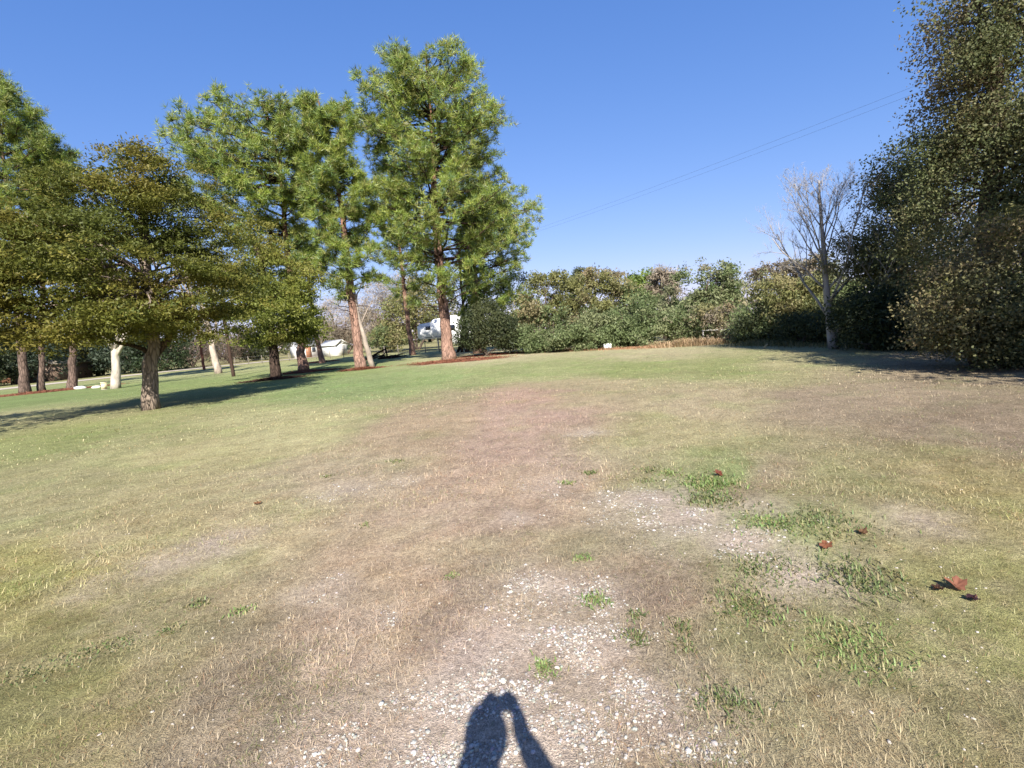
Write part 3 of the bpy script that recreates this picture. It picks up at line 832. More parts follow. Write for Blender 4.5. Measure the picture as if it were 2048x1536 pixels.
leafy('thicket', 'dense dark shrub thicket at the foot of the tallest pine', foot(975, 38), [(950, 665, 36, 34, 0, 1), (1005, 665, 38, 36, 0, 1), (975, 640, 36, 36, 1, .8), (1030, 675, 25, 24, -.3, .6)], DARKG, 45, cat='shrub', stems=6, tr=.06, clumps=620, per=34, leaf=.15, sig=.26, limbs=20, gap=.3, tri=True)
leafy('oak_tree', 'crooked dark limbed oak behind the tallest pine', foot(930, 52), [(925, 590, 34, 45, 0, .8), (985, 590, 45, 50, 0, 1), (1030, 580, 35, 40, 0, .8), (960, 540, 50, 30, 0, .5)], DARKG + SHRUB, 46, stems=6, tr=.16, clumps=300, per=24, leaf=.18, sig=.35, limbs=60, gap=.46, bark=(70, 58, 50), tri=True)

# hedge row: back trees then front shrubs
HR = [
    ('broadleaf_tree', 'olive and rust tinted tree at the pine end of the hedgerow', 1085, 41, [(1085, 600, 45, 45, 0, 1), (1110, 570, 40, 30, 0, .6), (1060, 640, 35, 35, 0, .6)], OLIVE + SHRUB[:2] + TANO[:1], 400, .17),
    ('broadleaf_tree', 'dusty tan tree in the hedgerow behind the white tub', 1185, 42, [(1170, 600, 55, 45, 0, 1), (1200, 565, 48, 28, 0, .6), (1150, 640, 45, 30, 0, .5), (1235, 600, 35, 40, 0, .5)], OLIVE[:2] + TANO + [(150, 142, 104)], 480, .17),
    ('broadleaf_tree', 'bright green rounded tree showing over the hedgerow', 1290, 50, [(1285, 568, 30, 28, 0, 1), (1290, 600, 36, 36, 0, .8)], [(130, 150, 70), (144, 160, 80), (118, 138, 66)], 260, .2),
    ('broadleaf_tree', 'yellow olive tree in the hedgerow below the bright green tree', 1275, 41, [(1275, 620, 45, 42, 0, 1), (1310, 630, 35, 35, 0, .6)], OLIVE + SHRUB, 300, .17),
    ('broadleaf_tree', 'tall grey green willowy tree in the hedgerow', 1410, 40, [(1400, 585, 60, 52, 0, 1), (1440, 560, 40, 34, 0, .6), (1370, 625, 45, 40, 0, .7), (1455, 620, 35, 45, 0, .6)], GREYG + SHRUB, 560, .17),
    ('bare_tree', 'thin grey twiggy tree between the bright green and grey green trees', 1335, 46, [(1335, 570, 35, 28, 0, 1)], BROWN, 130, .5),
    ('broadleaf_tree', 'dark topped tree peeping over the tan hedgerow tree', 1150, 55, [(1150, 560, 22, 20, 0, 1), (1152, 590, 26, 26, 0, .7)], SHRUB + DARKG, 130, .2),
    ('shrub', 'low dark shrub at the straw edge by the pinkish stone', 1075, 36.5, [(1070, 672, 28, 26, 0, 1), (1095, 685, 20, 14, -.3, .4)], SHRUB, 190, .14),
    ('shrub', 'full green shrub directly behind the white tub', 1165, 35.5, [(1150, 655, 50, 38, 0, 1), (1200, 655, 40, 38, 0, .9), (1165, 682, 60, 16, -.5, .6), (1120, 675, 30, 22, 0, .4)], SHRUB, 560, .14),
    ('shrub', 'full green shrub beside the white tub, towards the rail', 1265, 35.5, [(1255, 640, 45, 42, 0, 1), (1300, 650, 36, 36, 0, .8), (1270, 678, 50, 18, -.4, .6)], SHRUB, 500, .14),
    ('shrub', 'grey green shrub above the rust coloured weeds', 1375, 36, [(1365, 645, 40, 34, 0, 1), (1405, 655, 32, 26, 0, .6)], GREYG + SHRUB, 330, .14),
    ('shrub', 'brownish shrub draped with dead vines near the rail', 1445, 35, [(1440, 640, 32, 34, 0, 1), (1470, 655, 28, 24, 0, .6)], GREYG + BROWN + TANO, 260, .14),
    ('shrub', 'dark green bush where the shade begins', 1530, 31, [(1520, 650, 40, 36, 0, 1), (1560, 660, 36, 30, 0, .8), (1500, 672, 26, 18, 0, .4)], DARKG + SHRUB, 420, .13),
    ('broadleaf_tree', 'yellow green tree behind the bare grey tree', 1600, 31, [(1590, 610, 50, 42, 0, 1), (1640, 600, 45, 45, 0, .9), (1560, 590, 40, 34, 0, .6), (1700, 610, 40, 45, 0, .7)], SHRUB + OLIVE, 620, .13),
    ('broadleaf_tree', 'grey topped tree far behind the dark green bush', 1585, 46, [(1560, 555, 50, 26, 0, 1), (1620, 545, 45, 24, 0, .8)], GREYG + BROWN, 260, .18),
    ('shrub', 'low shaded bush at the foot of the bare grey tree', 1625, 27, [(1610, 660, 45, 28, 0, 1), (1660, 655, 40, 30, 1, .8)], DARKG, 330, .12),
]
for i, (nm, lb, px, d, ms, cs, n, lf) in enumerate(HR):
    bare = nm == 'bare_tree'
    leafy(nm, lb, foot(px, d), ms, cs, 500 + i, cat='shrub' if nm == 'shrub' else 'tree', stems=5, tr=.07 if nm == 'shrub' else .12, clumps=n, per=34, leaf=lf, aspect=.1 if bare else .6, sig=.2, limbs=44 if nm != 'shrub' else 18, gap=.30, boughs=n // 8, bR=.5, bflat=.7,
          group='plants of the hedgerow', tri=True, mat=M_TWIG if bare else M_LEAF, crown='twigs' if bare else 'crown', bark=(128, 112, 100))

# ------------------------------------------------------------------ right-hand tree row
bare_tree('bare_tree', 'bare grey white tree with upswept limbs in front of the dark trees', ground(1668, 697), [(1660, 640), (1655, 600), (1650, 540), (1645, 470), (1640, 400), (1638, 360)], .17, 64, (1635, 335), spread=.7, bark=(188, 180, 172), kids=(18, 6, 5, 5), l0=.25, upb=.5, zmin=.18, limb_r=.42)
EVER = [(106, 114, 72), (118, 122, 80), (132, 130, 88), (144, 136, 96), (156, 140, 102)]
RT = [
    ('tall dark evergreen oak behind the bare grey tree', (1800, 23.5), [(1800, 450, 75, 80, 0, 1), (1850, 360, 70, 80, 0, 1), (1770, 540, 90, 60, 0, 1), (1790, 310, 45, 45, 0, .4), (1880, 520, 90, 80, 0, 1), (1720, 510, 40, 40, 0, .4), (1840, 620, 110, 50, 0, .9)], [(1800, 640), (1800, 560), (1805, 460)], 1500, .11),
    ('highest evergreen oak of the dark right hand row', (1960, 19.0), [(1985, 300, 85, 110, 0, 1), (2035, 150, 90, 110, 0, 1), (2035, 30, 85, 90, 0, .9), (1930, 460, 90, 90, 0, 1), (2060, 330, 100, 150, 0, 1.2), (2080, 120, 100, 150, 0, 1.1), (1915, 270, 45, 50, 0, .3), (2020, 520, 100, 90, 0, 1), (2040, -90, 110, 90, 0, .7)], [(1965, 620), (1975, 480), (1985, 300), (1990, 120)], 2300, .10),
]
for i, (lb, (px, d), ms, trk, n, lf) in enumerate(RT):
    leafy('oak_tree', lb, foot(px, d), ms, EVER, 600 + i, trunk=trk, tr=.28, clumps=n, per=38, leaf=lf * .82, sig=.2, limbs=100, gap=.40, gapscale=.5, boughs=n // 11, bR=.62, bflat=.6, bark=(128, 112, 98), group='evergreen trees of the right hand row', depth=.8)
leafy('shrub', 'leafy vine covered bush at the near end of the dark row', foot(1990, 15.5), [(1950, 600, 70, 70, 0, 1), (2030, 560, 80, 100, 0, 1.2), (2060, 660, 90, 50, 0, .8), (1930, 660, 60, 36, 0, .6)], EVER + [(128, 126, 72)], 610, cat='shrub', stems=7, tr=.06, clumps=1400, per=38, leaf=.07, sig=.15, limbs=50, gap=.38, boughs=130, bR=.42, bflat=.6)
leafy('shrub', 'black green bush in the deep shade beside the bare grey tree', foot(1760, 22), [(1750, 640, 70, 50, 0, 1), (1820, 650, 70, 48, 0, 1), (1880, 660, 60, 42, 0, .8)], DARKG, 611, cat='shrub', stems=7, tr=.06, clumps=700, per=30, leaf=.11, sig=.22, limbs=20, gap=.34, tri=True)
# the row runs on past the edge of the view, towards the photographer: these trees shade the ones in view
for i, (x, y, h, rr_) in enumerate(((12.7, 5.6, 9.8, 3.3), (13.2, 1.0, 8.0, 3.6), (24, 20, 11, 4.5), (-17.5, 7.0, 9.5, 4.4))):
    rng = np.random.default_rng(650 + i); b = np.array([x, y, 0.]); t = empty('oak_tree', b, ['evergreen oak just outside the lawn, next in line after the vine covered bush', 'evergreen oak at the near end of the row, level with the gravel', 'tall oak standing behind the highest oak of the row', 'rounded tree outside the view whose shade lies across the left lawn'][i], 'tree', 'evergreen trees of the right hand row')
    tm = MB(); q, _ = trunk_tube(tm, [b - [0, 0, .1], b + [.1, 0, h * .35], b + [0, .2, h * .7]], [.3, .22, .1], 10, lin((110, 96, 84)) * .6, lin((110, 96, 84)) * .6, rng); tm.build('trunk', M_BARK, t, True)
    C = np.concatenate([ell_points(420, b + [0, 0, h * .58], np.array([rr_, rr_, h * .42]), rng), ell_points(160, b + [0, 0, h * .25], np.array([rr_ * .9, rr_ * .9, h * .24]), rng)]); C = C[(C[:, 2] > .2) & (fbm(C, .6, i) > .38)]
    bm = MB()
    for k in rng.choice(len(C), 40, replace=False): bm.tube(curve(q[rng.integers(4, len(q))], C[k], rng, .1, 6), np.linspace(.06, .01, 6), 5, lin((110, 96, 84)) * .55)
    bm.build('limbs', M_BARK_FINE, t)['kind'] = 'stuff'
    lm = MB(); n = len(C) * 34; leaves(lm, np.repeat(C, 34, 0) + rng.normal(0, .34, (n, 3)), .2, np.repeat(pal(EVER, len(C), rng), 34, 0), rng, tri=True); lm.build('crown', M_LEAF, t)['kind'] = 'stuff'

# far woods closing the horizon all round
rng = np.random.default_rng(77); wm = MB()
n = 5200; a = rng.uniform(0, 2 * math.pi, n); r = rng.uniform(170, 260, n); hh = 5 + 6 * vnoise(np.c_[np.cos(a) * 9, np.sin(a) * 9], 1.5, 3)
C = np.c_[np.sin(a) * r, np.cos(a) * r, rng.random(n) ** .8 * hh]
n2 = n * 12; cl = np.repeat(pal([(92, 98, 62), (112, 108, 72), (130, 116, 92), (76, 88, 58)], n, rng), 12, 0)
leaves(wm, np.repeat(C, 12, 0) + rng.normal(0, 1.5, (n2, 3)) * [1, 1, .6], 1.7, cl, rng, tri=True)
tag(wm.build('distant_woods', M_LEAF), 'low distant woods closing the horizon behind the houses', 'woods', kind='stuff')

# ------------------------------------------------------------------ pine straw beds
def straw_bed(px, py, rx, ry, label, seed, col=(168, 108, 80)):
    rng = np.random.default_rng(seed); b = ground(px, py); d = b[:2] / np.linalg.norm(b[:2]); e = np.array([d[1], -d[0]])
    m = MB(); nr, na = 7, 40; V = [[b[0], b[1], .10]]
    an = np.arange(na) * 2 * math.pi / na
    wob = .42 + .95 * fbm(np.c_[np.cos(an) * 2.2, np.sin(an) * 2.2], 1, seed, 3)
    for i in range(1, nr + 1):
        f = i / nr
        q = b[:2] + (np.cos(an) * wob * rx * f)[:, None] * e + (np.sin(an) * wob * ry * f)[:, None] * d
        V += list(np.c_[q, .10 * (1 - f ** 1.6) - .012 * (f == 1) + rng.uniform(0, .015, na) * (f < 1)])
    T = [(0, 1 + j, 1 + (j + 1) % na) for j in range(na)]
    for i in range(nr - 1):
        for j in range(na):
            o = 1 + i * na; k = (j + 1) % na; T += [(o + j, o + na + j, o + na + k), (o + j, o + na + k, o + k)]
    V = np.array(V); m.add(V, T, lin(col) * .5 * rng.uniform(.7, 1.25, (len(V), 1)))
    k = 2600; u = rng.random(k) ** .5 * (1 + np.abs(rng.normal(0, .22, k))); t = rng.uniform(0, 6.28, k); wv = np.interp(t, np.r_[an, 6.2832], np.r_[wob, wob[0]])
    c = np.c_[b[:2] + (np.cos(t) * wv * rx * u)[:, None] * e + (np.sin(t) * wv * ry * u)[:, None] * d, np.maximum(.01, .10 * (1 - u ** 1.6)) + .02]
    leaves(m, c, .3, lin(col) * .58 * rng.uniform(.6, 1.3, (k, 1)), rng, .1, 2.5, True)
    return tag(m.build('pine_straw', M_STRAW), label, 'pine straw', 'pine straw beds', 'stuff')


straw_bed(915, 722, 3.0, 2.2, 'red pine straw spread round the tallest pine', 1)
straw_bed(722, 739, 1.3, .9, 'red pine straw round the pine with the leaning snag', 2)
straw_bed(612, 744, 1.7, 1.3, 'red pine straw round the pine above the cedars', 3)
straw_bed(645, 724, 1.8, 1.6, 'red pine straw round the slim pine by the shed', 4)
straw_bed(548, 759, 1.3, .7, 'brown straw and leaf litter under the smaller cedar', 5, (120, 88, 70))
straw_bed(75, 786, 4.5, 1.3, 'long red straw strip under the leftmost pines', 6)
straw_bed(1010, 708, 4.2, 1.2, 'red straw along the foot of the dark thicket', 7)

# rust coloured dry weeds at the hedge foot
def weeds(pxs, label, seed, hgt, n, cols, name='dry_weeds'):
    rng = np.random.default_rng(seed); m = MB()
    L = np.array([ground(x, y)[:2] for x, y in pxs]); s = np.linspace(0, 1, len(L)); u = rng.random(n)
    p = np.c_[np.interp(u, s, L[:, 0]), np.interp(u, s, L[:, 1])] + rng.normal(0, .5, (n, 2))
    blades(m, p, hgt * rng.uniform(.4, 1.2, n) * (.25 + 1.3 * fbm(p, .9, seed, 3)), np.full(n, .02), rng.uniform(.25, .97, n), pal(cols, n, rng, .3), rng)
    return tag(m.build(name, M_GRASS), label, 'weeds', kind='stuff')


weeds([(1325, 694), (1400, 690), (1480, 684), (1495, 680)], 'rust coloured dry weeds at the foot of the hedgerow', 5, .55, 9000, [(194, 160, 122), (180, 150, 112), (202, 172, 130), (166, 146, 104)])
weeds([(1050, 704), (1150, 701), (1250, 697), (1330, 694)], 'short reddish dead grass fringe below the green shrubs', 6, .22, 6000, [(190, 140, 105), (196, 156, 118)])
weeds([(1480, 690), (1600, 690), (1750, 692), (1900, 696)], 'tufted shaded grass along the dark row', 7, .3, 6000, [(120, 122, 70), (150, 136, 86)])

# ------------------------------------------------------------------ road and buildings across the field
RD = [(-260, 66), (-100, 70), (100, 76), (300, 84), (460, 90), (600, 97), (700, 104)]
mb = MB(); rp = np.array([foot(x, d) for x, d in RD]); tg = np.gradient(rp, axis=0); nn = np.c_[-tg[:, 1], tg[:, 0], tg[:, 2] * 0]; nn /= np.linalg.norm(nn, axis=1)[:, None]
L_, R_ = rp - nn * 2.6, rp + nn * 2.6; L_[:, 2] = R_[:, 2] = .03; k = len(rp); i_ = np.arange(k - 1)
mb.add(np.r_[L_, R_], np.r_[np.c_[i_, i_ + k, i_ + k + 1], np.c_[i_, i_ + k + 1, i_ + 1]], lin((214, 200, 180)) * .6)
tag(mb.build('road', M_DIRT), 'pale narrow road crossing behind the trees', 'road', kind='structure')


class Local(MB):
    """builds in a thing's own axes (x right, y away, z up), then places it"""
    def __init__(self, o, rot):
        super().__init__(); self.o = np.array(o, float); self.r = rot

    def build(self, *a, **k):
        c, s = math.cos(self.r), math.sin(self.r)
        self.v = [np.c_[v[:, 0] * c - v[:, 1] * s, v[:, 0] * s + v[:, 1] * c, v[:, 2]] + self.o for v in self.v]
        return super().build(*a, **k)


def facing(px):
    d = ray(px, 690); return -math.atan2(d[0], d[1])     # rotation that turns local +y away from the photographer


def house(name, label, px, dist, L, W, H, RH, rot, wall, roof, wins, doors, cat, trim=(235, 232, 226), chimney=False):
    b = foot(px, dist); ro = facing(px) + rot; root = empty(name, b, label, cat)
    m = Local(b, ro); m.box((0, 0, H / 2 - .05), (L, W, H + .1), lin(wall) * .75); g = m.build('wall', M_PAINT, root)
    for lo in (-L / 2, L / 2 - .06):
        m = Local(b, ro); m.prism([(-W / 2, H), (W / 2, H), (0, RH - .06)], 0, lo, lo + .06, lin(wall) * .75); m.build('gable', M_PAINT, root)
    sl_ = (RH - H) / (W / 2); ov = .25
    m = Local(b, ro)
    for sy in (-1, 1):
        m.prism([(0, RH), (sy * (W / 2 + ov), H - sl_ * ov), (sy * (W / 2 + ov), H - sl_ * ov + .1), (0, RH + .1)], 0, -L / 2 - ov, L / 2 + ov, lin(roof) * .65)
    rf = m.build('roof', M_PAINT, root)
    if chimney:
        m = Local(b, ro); m.box((L * .25, 0, RH + .3), (.6, .6, 1.1), lin((150, 96, 78)) * .6); m.build('chimney', M_STONE, rf)
    for face, u, z, w_, h_ in wins:
        for nm, ex, cc, mt, dd in (('window', .12, trim, M_PAINT, .05), ('pane', 0, (60, 66, 74), M_DARKGLASS, .09)):
            m = Local(b, ro)
            if face == 'f': m.box((u, -W / 2, z), (w_ + ex, dd, h_ + ex), lin(cc) * .7)
            else: m.box((L / 2 * (1 if face == 'r' else -1), u, z), (dd, w_ + ex, h_ + ex), lin(cc) * .7)
            q = m.build(nm, mt, root if nm == 'window' else wn)
            if nm == 'window': wn = q
    for face, u, w_, h_, cc in doors:
        m = Local(b, ro)
        if face == 'f': m.box((u, -W / 2 - .02, h_ / 2), (w_, .06, h_), lin(cc) * .65)
        else: m.box((L / 2 * (1 if face == 'r' else -1), u, h_ / 2), (.07, w_, h_), lin(cc) * .65)
        d_ = m.build('door', M_PAINT, root)
        m = Local(b, ro)
        if face == 'f': m.box((u + w_ * .38, -W / 2 - .07, h_ * .48), (.06, .05, .12), lin((120, 116, 108)) * .5)
        else: m.box((L / 2 * (1 if face == 'r' else -1) * 1.015, u + w_ * .38, h_ * .48), (.05, .06, .12), lin((120, 116, 108)) * .5)
        m.build('handle', M_METAL, d_)
    return root, b, ro


house('white_house', 'low white house with grey roof seen between the pine trunks', 606, 100, 3.5, 4, 2.1, 3.3, .3, (240, 238, 232), (150, 150, 150), [('f', -1.1, 1.3, .6, .8), ('f', 1.1, 1.3, .6, .8)], [('f', .2, .95, 2.0, (170, 120, 90))], 'house')
house('garden_shed', 'small white metal shed with a peaked end beside the slim pine', 668, 92, 3.4, 2.4, 1.85, 2.55, -.85, (238, 236, 228), (236, 234, 228), [], [('r', 0, 1.3, 1.7, (214, 210, 202))], 'shed')
house('brick_house', 'red brick house with brown roof across the road behind the leftmost pines', 30, 112, 9, 6, 2.5, 4.0, .2, (128, 92, 74), (104, 88, 76), [('f', -2.5, 1.4, 1.2, 1.1), ('f', 2.6, 1.4, 1.2, 1.1)], [('f', 0, 1.0, 2.05, (226, 220, 208))], 'house', chimney=True, trim=(150, 130, 112))
house('gabled_house', 'pale roofed cottage across the road right of the brick house', 100, 96, 7, 5, 2.3, 3.7, .9, (142, 120, 104), (206, 192, 170), [('f', 0, 1.35, 1.2, 1.0)], [('r', 0, 1.0, 2.0, (90, 78, 70))], 'house')

# the white travel trailer
TB = foot(888, 71); tr_ = facing(888) + .12; RVS = 1.08
rv = empty('travel_trailer', TB, 'white travel trailer with raised nose parked behind the tallest pine', 'trailer')
WH = lin((244, 243, 240)) * .86


def rvp(name, fn, mat, parent=None):
    m = Local(TB, tr_); fn(m); m.v = [v * RVS for v in m.v]; return m.build(name, mat, parent or rv)


body = rvp('body', lambda m: (m.prism([(-.1, .62), (6.2, .62), (6.2, 3.72), (6.0, 3.85), (-.1, 3.85)], 1, -1.2, 1.2, WH)), M_PAINT)
rvp('nose', lambda m: (m.prism([(-3.0, 1.62), (-2.75, 1.42), (-.1, 1.42), (-.1, 3.85), (-1.0, 3.80), (-1.35, 3.45), (-2.75, 3.3), (-3.0, 3.05)], 1, -1.2, 1.2, WH)), M_PAINT)
rvp('stripe', lambda m: m.box((1.75, -1.2, 1.62), (8.7, .03, .07), lin((120, 122, 128)) * .6), M_PAINT, body)
for sx in (.0, -.65): rvp('landing_leg', lambda m: (m.box((sx - .15, -.95 if sx else .95, .72), (.14, .14, 1.4), lin((210, 208, 204)) * .6), m.box((sx - .15, -.95 if sx else .95, .04), (.32, .32, .08), lin((150, 148, 144)) * .5)), M_METAL)
rvp('hitch', lambda m: m.box((-1.7, 0, 1.25), (.35, .35, .4), lin((60, 60, 62)) * .5), M_METAL)
for u in (2.9, 3.75):
    def wheel(m, u=u):
        th = np.linspace(0, 2 * math.pi, 19)[:-1]; m.prism([(u + .36 * math.cos(t), .36 + .36 * math.sin(t)) for t in th], 1, -1.28, -1.02, lin((38, 38, 40)) * .6)
    w1 = rvp('wheel', wheel, M_CLOTH)
    def rim(m, u=u):
        th = np.linspace(0, 2 * math.pi, 13)[:-1]; m.prism([(u + .2 * math.cos(t), .36 + .2 * math.sin(t)) for t in th], 1, -1.3, -1.24, lin((200, 200, 200)) * .7)
    rvp('rim', rim, M_METAL, w1)
for u, z, w_, h_ in ((.9, 2.6, .9, .6), (4.6, 2.6, 1.2, .7), (-1.9, 2.75, .5, .35)):
    wn = rvp('window', lambda m: m.box((u, -1.2, z), (w_ + .1, .04, h_ + .1), lin((90, 92, 96)) * .5), M_METAL); rvp('pane', lambda m: m.box((u, -1.2, z), (w_, .07, h_), lin((40, 44, 50)) * .6), M_DARKGLASS, wn)
dr = rvp('door', lambda m: m.box((2.0, -1.21, 1.75), (.7, .05, 2.0), WH * .95), M_PAINT); rvp('handle', lambda m: m.box((2.27, -1.25, 1.7), (.06, .05, .16), lin((60, 60, 60)) * .5), M_METAL, dr)
rvp('air_conditioner', lambda m: m.prism([(1.0, 3.85), (2.1, 3.85), (1.95, 4.13), (1.15, 4.13)], 1, -.4, .4, WH), M_PAINT)

# ------------------------------------------------------------------ poles and wires
def pole(base, h, r, label, name='utility_pole', arm=False, col=(96, 78, 66), cat='pole', lean=(0, 0), dirv=None):
    b = np.array([base[0], base[1], 0.]); o = empty(name, b, label, cat); m = MB(); rng = np.random.default_rng(int(abs(b[0] * 10)))
    trunk_tube(m, [b - [0, 0, .3], b + [lean[0] * .5, lean[1] * .5, h * .5], b + [lean[0], lean[1], h]], [r, r * .88, r * .75], 9, lin(col) * .6, lin(col) * .6, rng); m.build('shaft', M_WOOD, o, True)
    if arm:
        m = MB(); dv = np.array([-dirv[1], dirv[0], 0]); c = b + [0, 0, h - .35]; m.tube(np.array([c - dv * .5, c + dv * .5]), .06, 5, lin((110, 92, 78)) * .6); m.build('crossarm', M_WOOD, o)
        for s in (-1, 1):
            m = MB(); q = c + dv * s * .36; m.tube(np.array([q + [0, 0, .05], q + [0, 0, .2]]), .05, 6, lin((170, 170, 165)) * .6); m.build('insulator', M_PAINT, o)
    return o


pole(ground(467, 753), 5.6, .13, 'slim dark wooden pole standing clear of the cedars', name='wooden_pole', col=(84, 66, 56), lean=tuple((Frame(ground(467, 753)).e * -.12)[:2]))
pole(foot(401, 74), 6.5, .16, 'thin reddish pole by the road beyond the pale trunked tree', col=(150, 96, 74))
A_ = np.array([2.2, 39.5]); B_ = np.array([14.0, 18.2]); dv_ = (B_ - A_) / np.linalg.norm(B_ - A_)
PA, PB = A_ - dv_ * 13, B_ + dv_ * 22
pole(PA, 9.6, .15, 'utility pole half hidden behind the tallest pine and thicket', arm=True, dirv=dv_)
pole(PB, 9.6, .15, 'utility pole beyond the right hand oaks carrying the wires', arm=True, dirv=dv_)
for s, lb in ((-1, 'upper thin power line sloping across the sky'), (1, 'lower thin power line sloping across the sky')):
    pv = np.array([-dv_[1], dv_[0]]); a = np.r_[PA + pv * s * .36, 9.35]; b = np.r_[PB + pv * s * .36, 9.05]
    t = np.linspace(0, 1, 40)[:, None]; p = a + (b - a) * t; p[:, 2] -= (1.3 * (1 - (2 * t - 1) ** 2))[:, 0] * .55
    m = MB(); m.tube(p, .0032, 4, lin((90, 96, 110)) * .6); tag(m.build('power_line', M_METAL), lb, 'power line', 'power lines')

# wire fence across the back
fo = empty('wire_fence', foot(700, 70), 'low wire fence with thin posts running behind the pines to the trailer', 'fence')
FP = [foot(x, d) for x, d in zip(np.linspace(465, 905, 17), np.linspace(88, 57, 17))]
for p in FP:
    m = MB(); m.tube(np.array([p - [0, 0, .2], p + [0, 0, 1.15]]), .045, 6, lin((150, 140, 130)) * .6); m.build('post', M_WOOD, fo)
for z in (.25, .6, 1.05):
    m = MB(); m.tube(np.array([p + [0, 0, z] for p in FP]), .012, 4, lin((130, 128, 126)) * .6); m.build('wire', M_METAL, fo)
ro_ = empty('pipe_rail', foot(1440, 34.3), 'white pipe rail in front of the vine draped shrub', 'rail')
ra = Frame(foot(1440, 34.3)); m = MB(); m.tube(np.array([ra.pt(1404, 661), ra.pt(1436, 660), ra.pt(1470, 659)]), .035, 7, lin((232, 230, 224)) * .75); m.build('rail', M_PAINT, ro_)
for px in (1406, 1466):
    a = ra.pt(px, 661); m = MB(); m.tube(np.array([[a[0], a[1], -.1], [a[0], a[1], a[2]]]), .04, 7, lin((190, 184, 176)) * .6); m.build('post', M_METAL, ro_)

# brush pile
bp_ = empty('brush_pile', foot(765, 52), 'heap of dark cut branches and logs beside the leaning snag', 'brush pile'); rng = np.random.default_rng(12); bf = Frame(foot(765, 52))
for i in range(26):
    e, n_ = rng.normal(.0, 1.0), rng.normal(0, .5); a = bf.world(e, n_, rng.uniform(.04, .5) * max(.2, 1 - abs(e) / 2.2)); th = rng.normal(0, .5) + (0 if rng.random() < .7 else 1.5); ln = rng.uniform(.7, 2.6); up_ = rng.uniform(-.05, .28)
    d = bf.e * math.cos(th) + bf.n * math.sin(th) + np.array([0, 0, up_]); r = rng.uniform(.025, .10)
    q = curve(a - d * ln / 2, a + d * ln / 2, rng, 0, 5, .05); q[:, 2] = np.maximum(q[:, 2], r * .8); m = MB(); m.tube(q, np.linspace(r, r * .6, 5), 6, lin((110, 90, 78)) * .5 * rng.uniform(.6, 1.1)); m.build('log', M_BARK_FINE, bp_)
m = MB(); m.tube(np.array([bf.world(-1.3, 0, .25), bf.world(-.2, 0, .75), bf.world(.3, 0, .95)]), [.1, .09, .07], 7, lin((84, 66, 58)) * .5); m.build('log', M_BARK_FINE, bp_)
m = MB(); m.tube(np.array([bf.world(.35, 0, -.1), bf.world(.3, 0, .7), bf.world(.2, 0, 1.15)]), [.08, .07, .05], 7, lin((84, 66, 58)) * .5); m.build('log', M_BARK_FINE, bp_)

# ------------------------------------------------------------------ small things on the lawn
tb = ground(1214, 699); tf = Frame(tb); to = empty('plastic_tub', tb, 'white plastic tub tipped on its side at the hedge foot', 'tub')
m = MB(); th = np.linspace(0, 2 * math.pi, 17)[:-1]; ax = tf.e * .9 + tf.n * .44; ax /= np.linalg.norm(ax); sd = np.cross(ax, [0, 0, 1]); prof = [(0, .001), (0, .15), (.05, .16), (.42, .20), (.44, .215), (.44, .19), (.05, .14)]
V = np.array([tb + ax * (x - .2) + (sd * math.cos(t) + np.array([0, 0, 1]) * math.sin(t)) * r + [0, 0, .2] for x, r in prof for t in th]); T = []
for i in range(len(prof) - 1):
    for j in range(16):
        a, b, c, d = i * 16 + j, i * 16 + (j + 1) % 16, (i + 1) * 16 + (j + 1) % 16, (i + 1) * 16 + j; T += [(a, b, c), (a, c, d)]
m.add(V, T, lin((245, 244, 240)) * .85); m.build('tub_wall', M_PAINT, to, True)
m = MB(); q = tb + [0, 0, .2]; m.tube(np.array([q + ax * .2 + sd * .2, q + ax * .3 + sd * .14 + [0, 0, .17], q + ax * .33 + [0, 0, .26], q + ax * .3 - sd * .14 + [0, 0, .17], q + ax * .2 - sd * .2]), .012, 5, lin((30, 30, 32)) * .6); m.build('handle', M_METAL, to)


def rock(px, py, s, col, label, seed, group=None, dist=None, name='stone'):
    b = ground(px, py) if dist is None else foot(px, dist); rng = np.random.default_rng(seed); m = MB()
    import itertools
    V = ICO_V.copy(); T = ICO_T.copy()
    mid = {}; V = list(V); NT = []
    for a, b2, c in T:
        ms = []
        for x, y in ((a, b2), (b2, c), (c, a)):
            kk = (min(x, y), max(x, y))
            if kk not in mid: v = V[x] + V[y]; mid[kk] = len(V); V.append(v / np.linalg.norm(v))
            ms.append(mid[kk])
        NT += [(a, ms[0], ms[2]), (ms[0], b2, ms[1]), (ms[2], ms[1], c), tuple(ms)]
    V = np.array(V); V = V * (.75 + .5 * vnoise(V, 1.6, seed))[:, None] * np.array(s) + b + [0, 0, s[2] * .45]
    m.add(V, NT, lin(col) * .66); return tag(m.build(name, M_STONE), label, 'stone', group)


rock(1079, 704, (.13, .11, .2), (214, 176, 164), 'small pinkish upright stone at the hedge foot', 3)
rock(1060, 704, (.10, .1, .08), (190, 160, 146), 'tiny brownish stone beside the pinkish upright stone', 8)
rock(194, 776, (.34, .2, .13), (232, 226, 214), 'flat white stone next to the small utility cabinet', 4)
rock(160, 778, (.42, .25, .16), (226, 222, 214), 'white stone on the grass beside the red straw strip', 5)
cb = ground(209, 779); cf = Frame(cb); co_ = empty('utility_cabinet', cb, 'small cream utility cabinet beside the pale forked tree', 'cabinet')
for nm, s, z in (('cabinet_body', (.30, .26, .42), .21), ('lid', (.34, .30, .06), .452), ('cabinet_base', (.36, .32, .06), -.01)):
    m = Local(cb, facing(209)); m.box((0, 0, z), s, lin((232, 218, 178) if nm != 'cabinet_base' else (160, 156, 148)) * .7); m.build(nm, M_PAINT, co_)
m = Local(cb, facing(209)); m.box((0, -.135, .2), (.22, .02, .28), lin((222, 208, 168)) * .7); m.build('door', M_PAINT, co_)
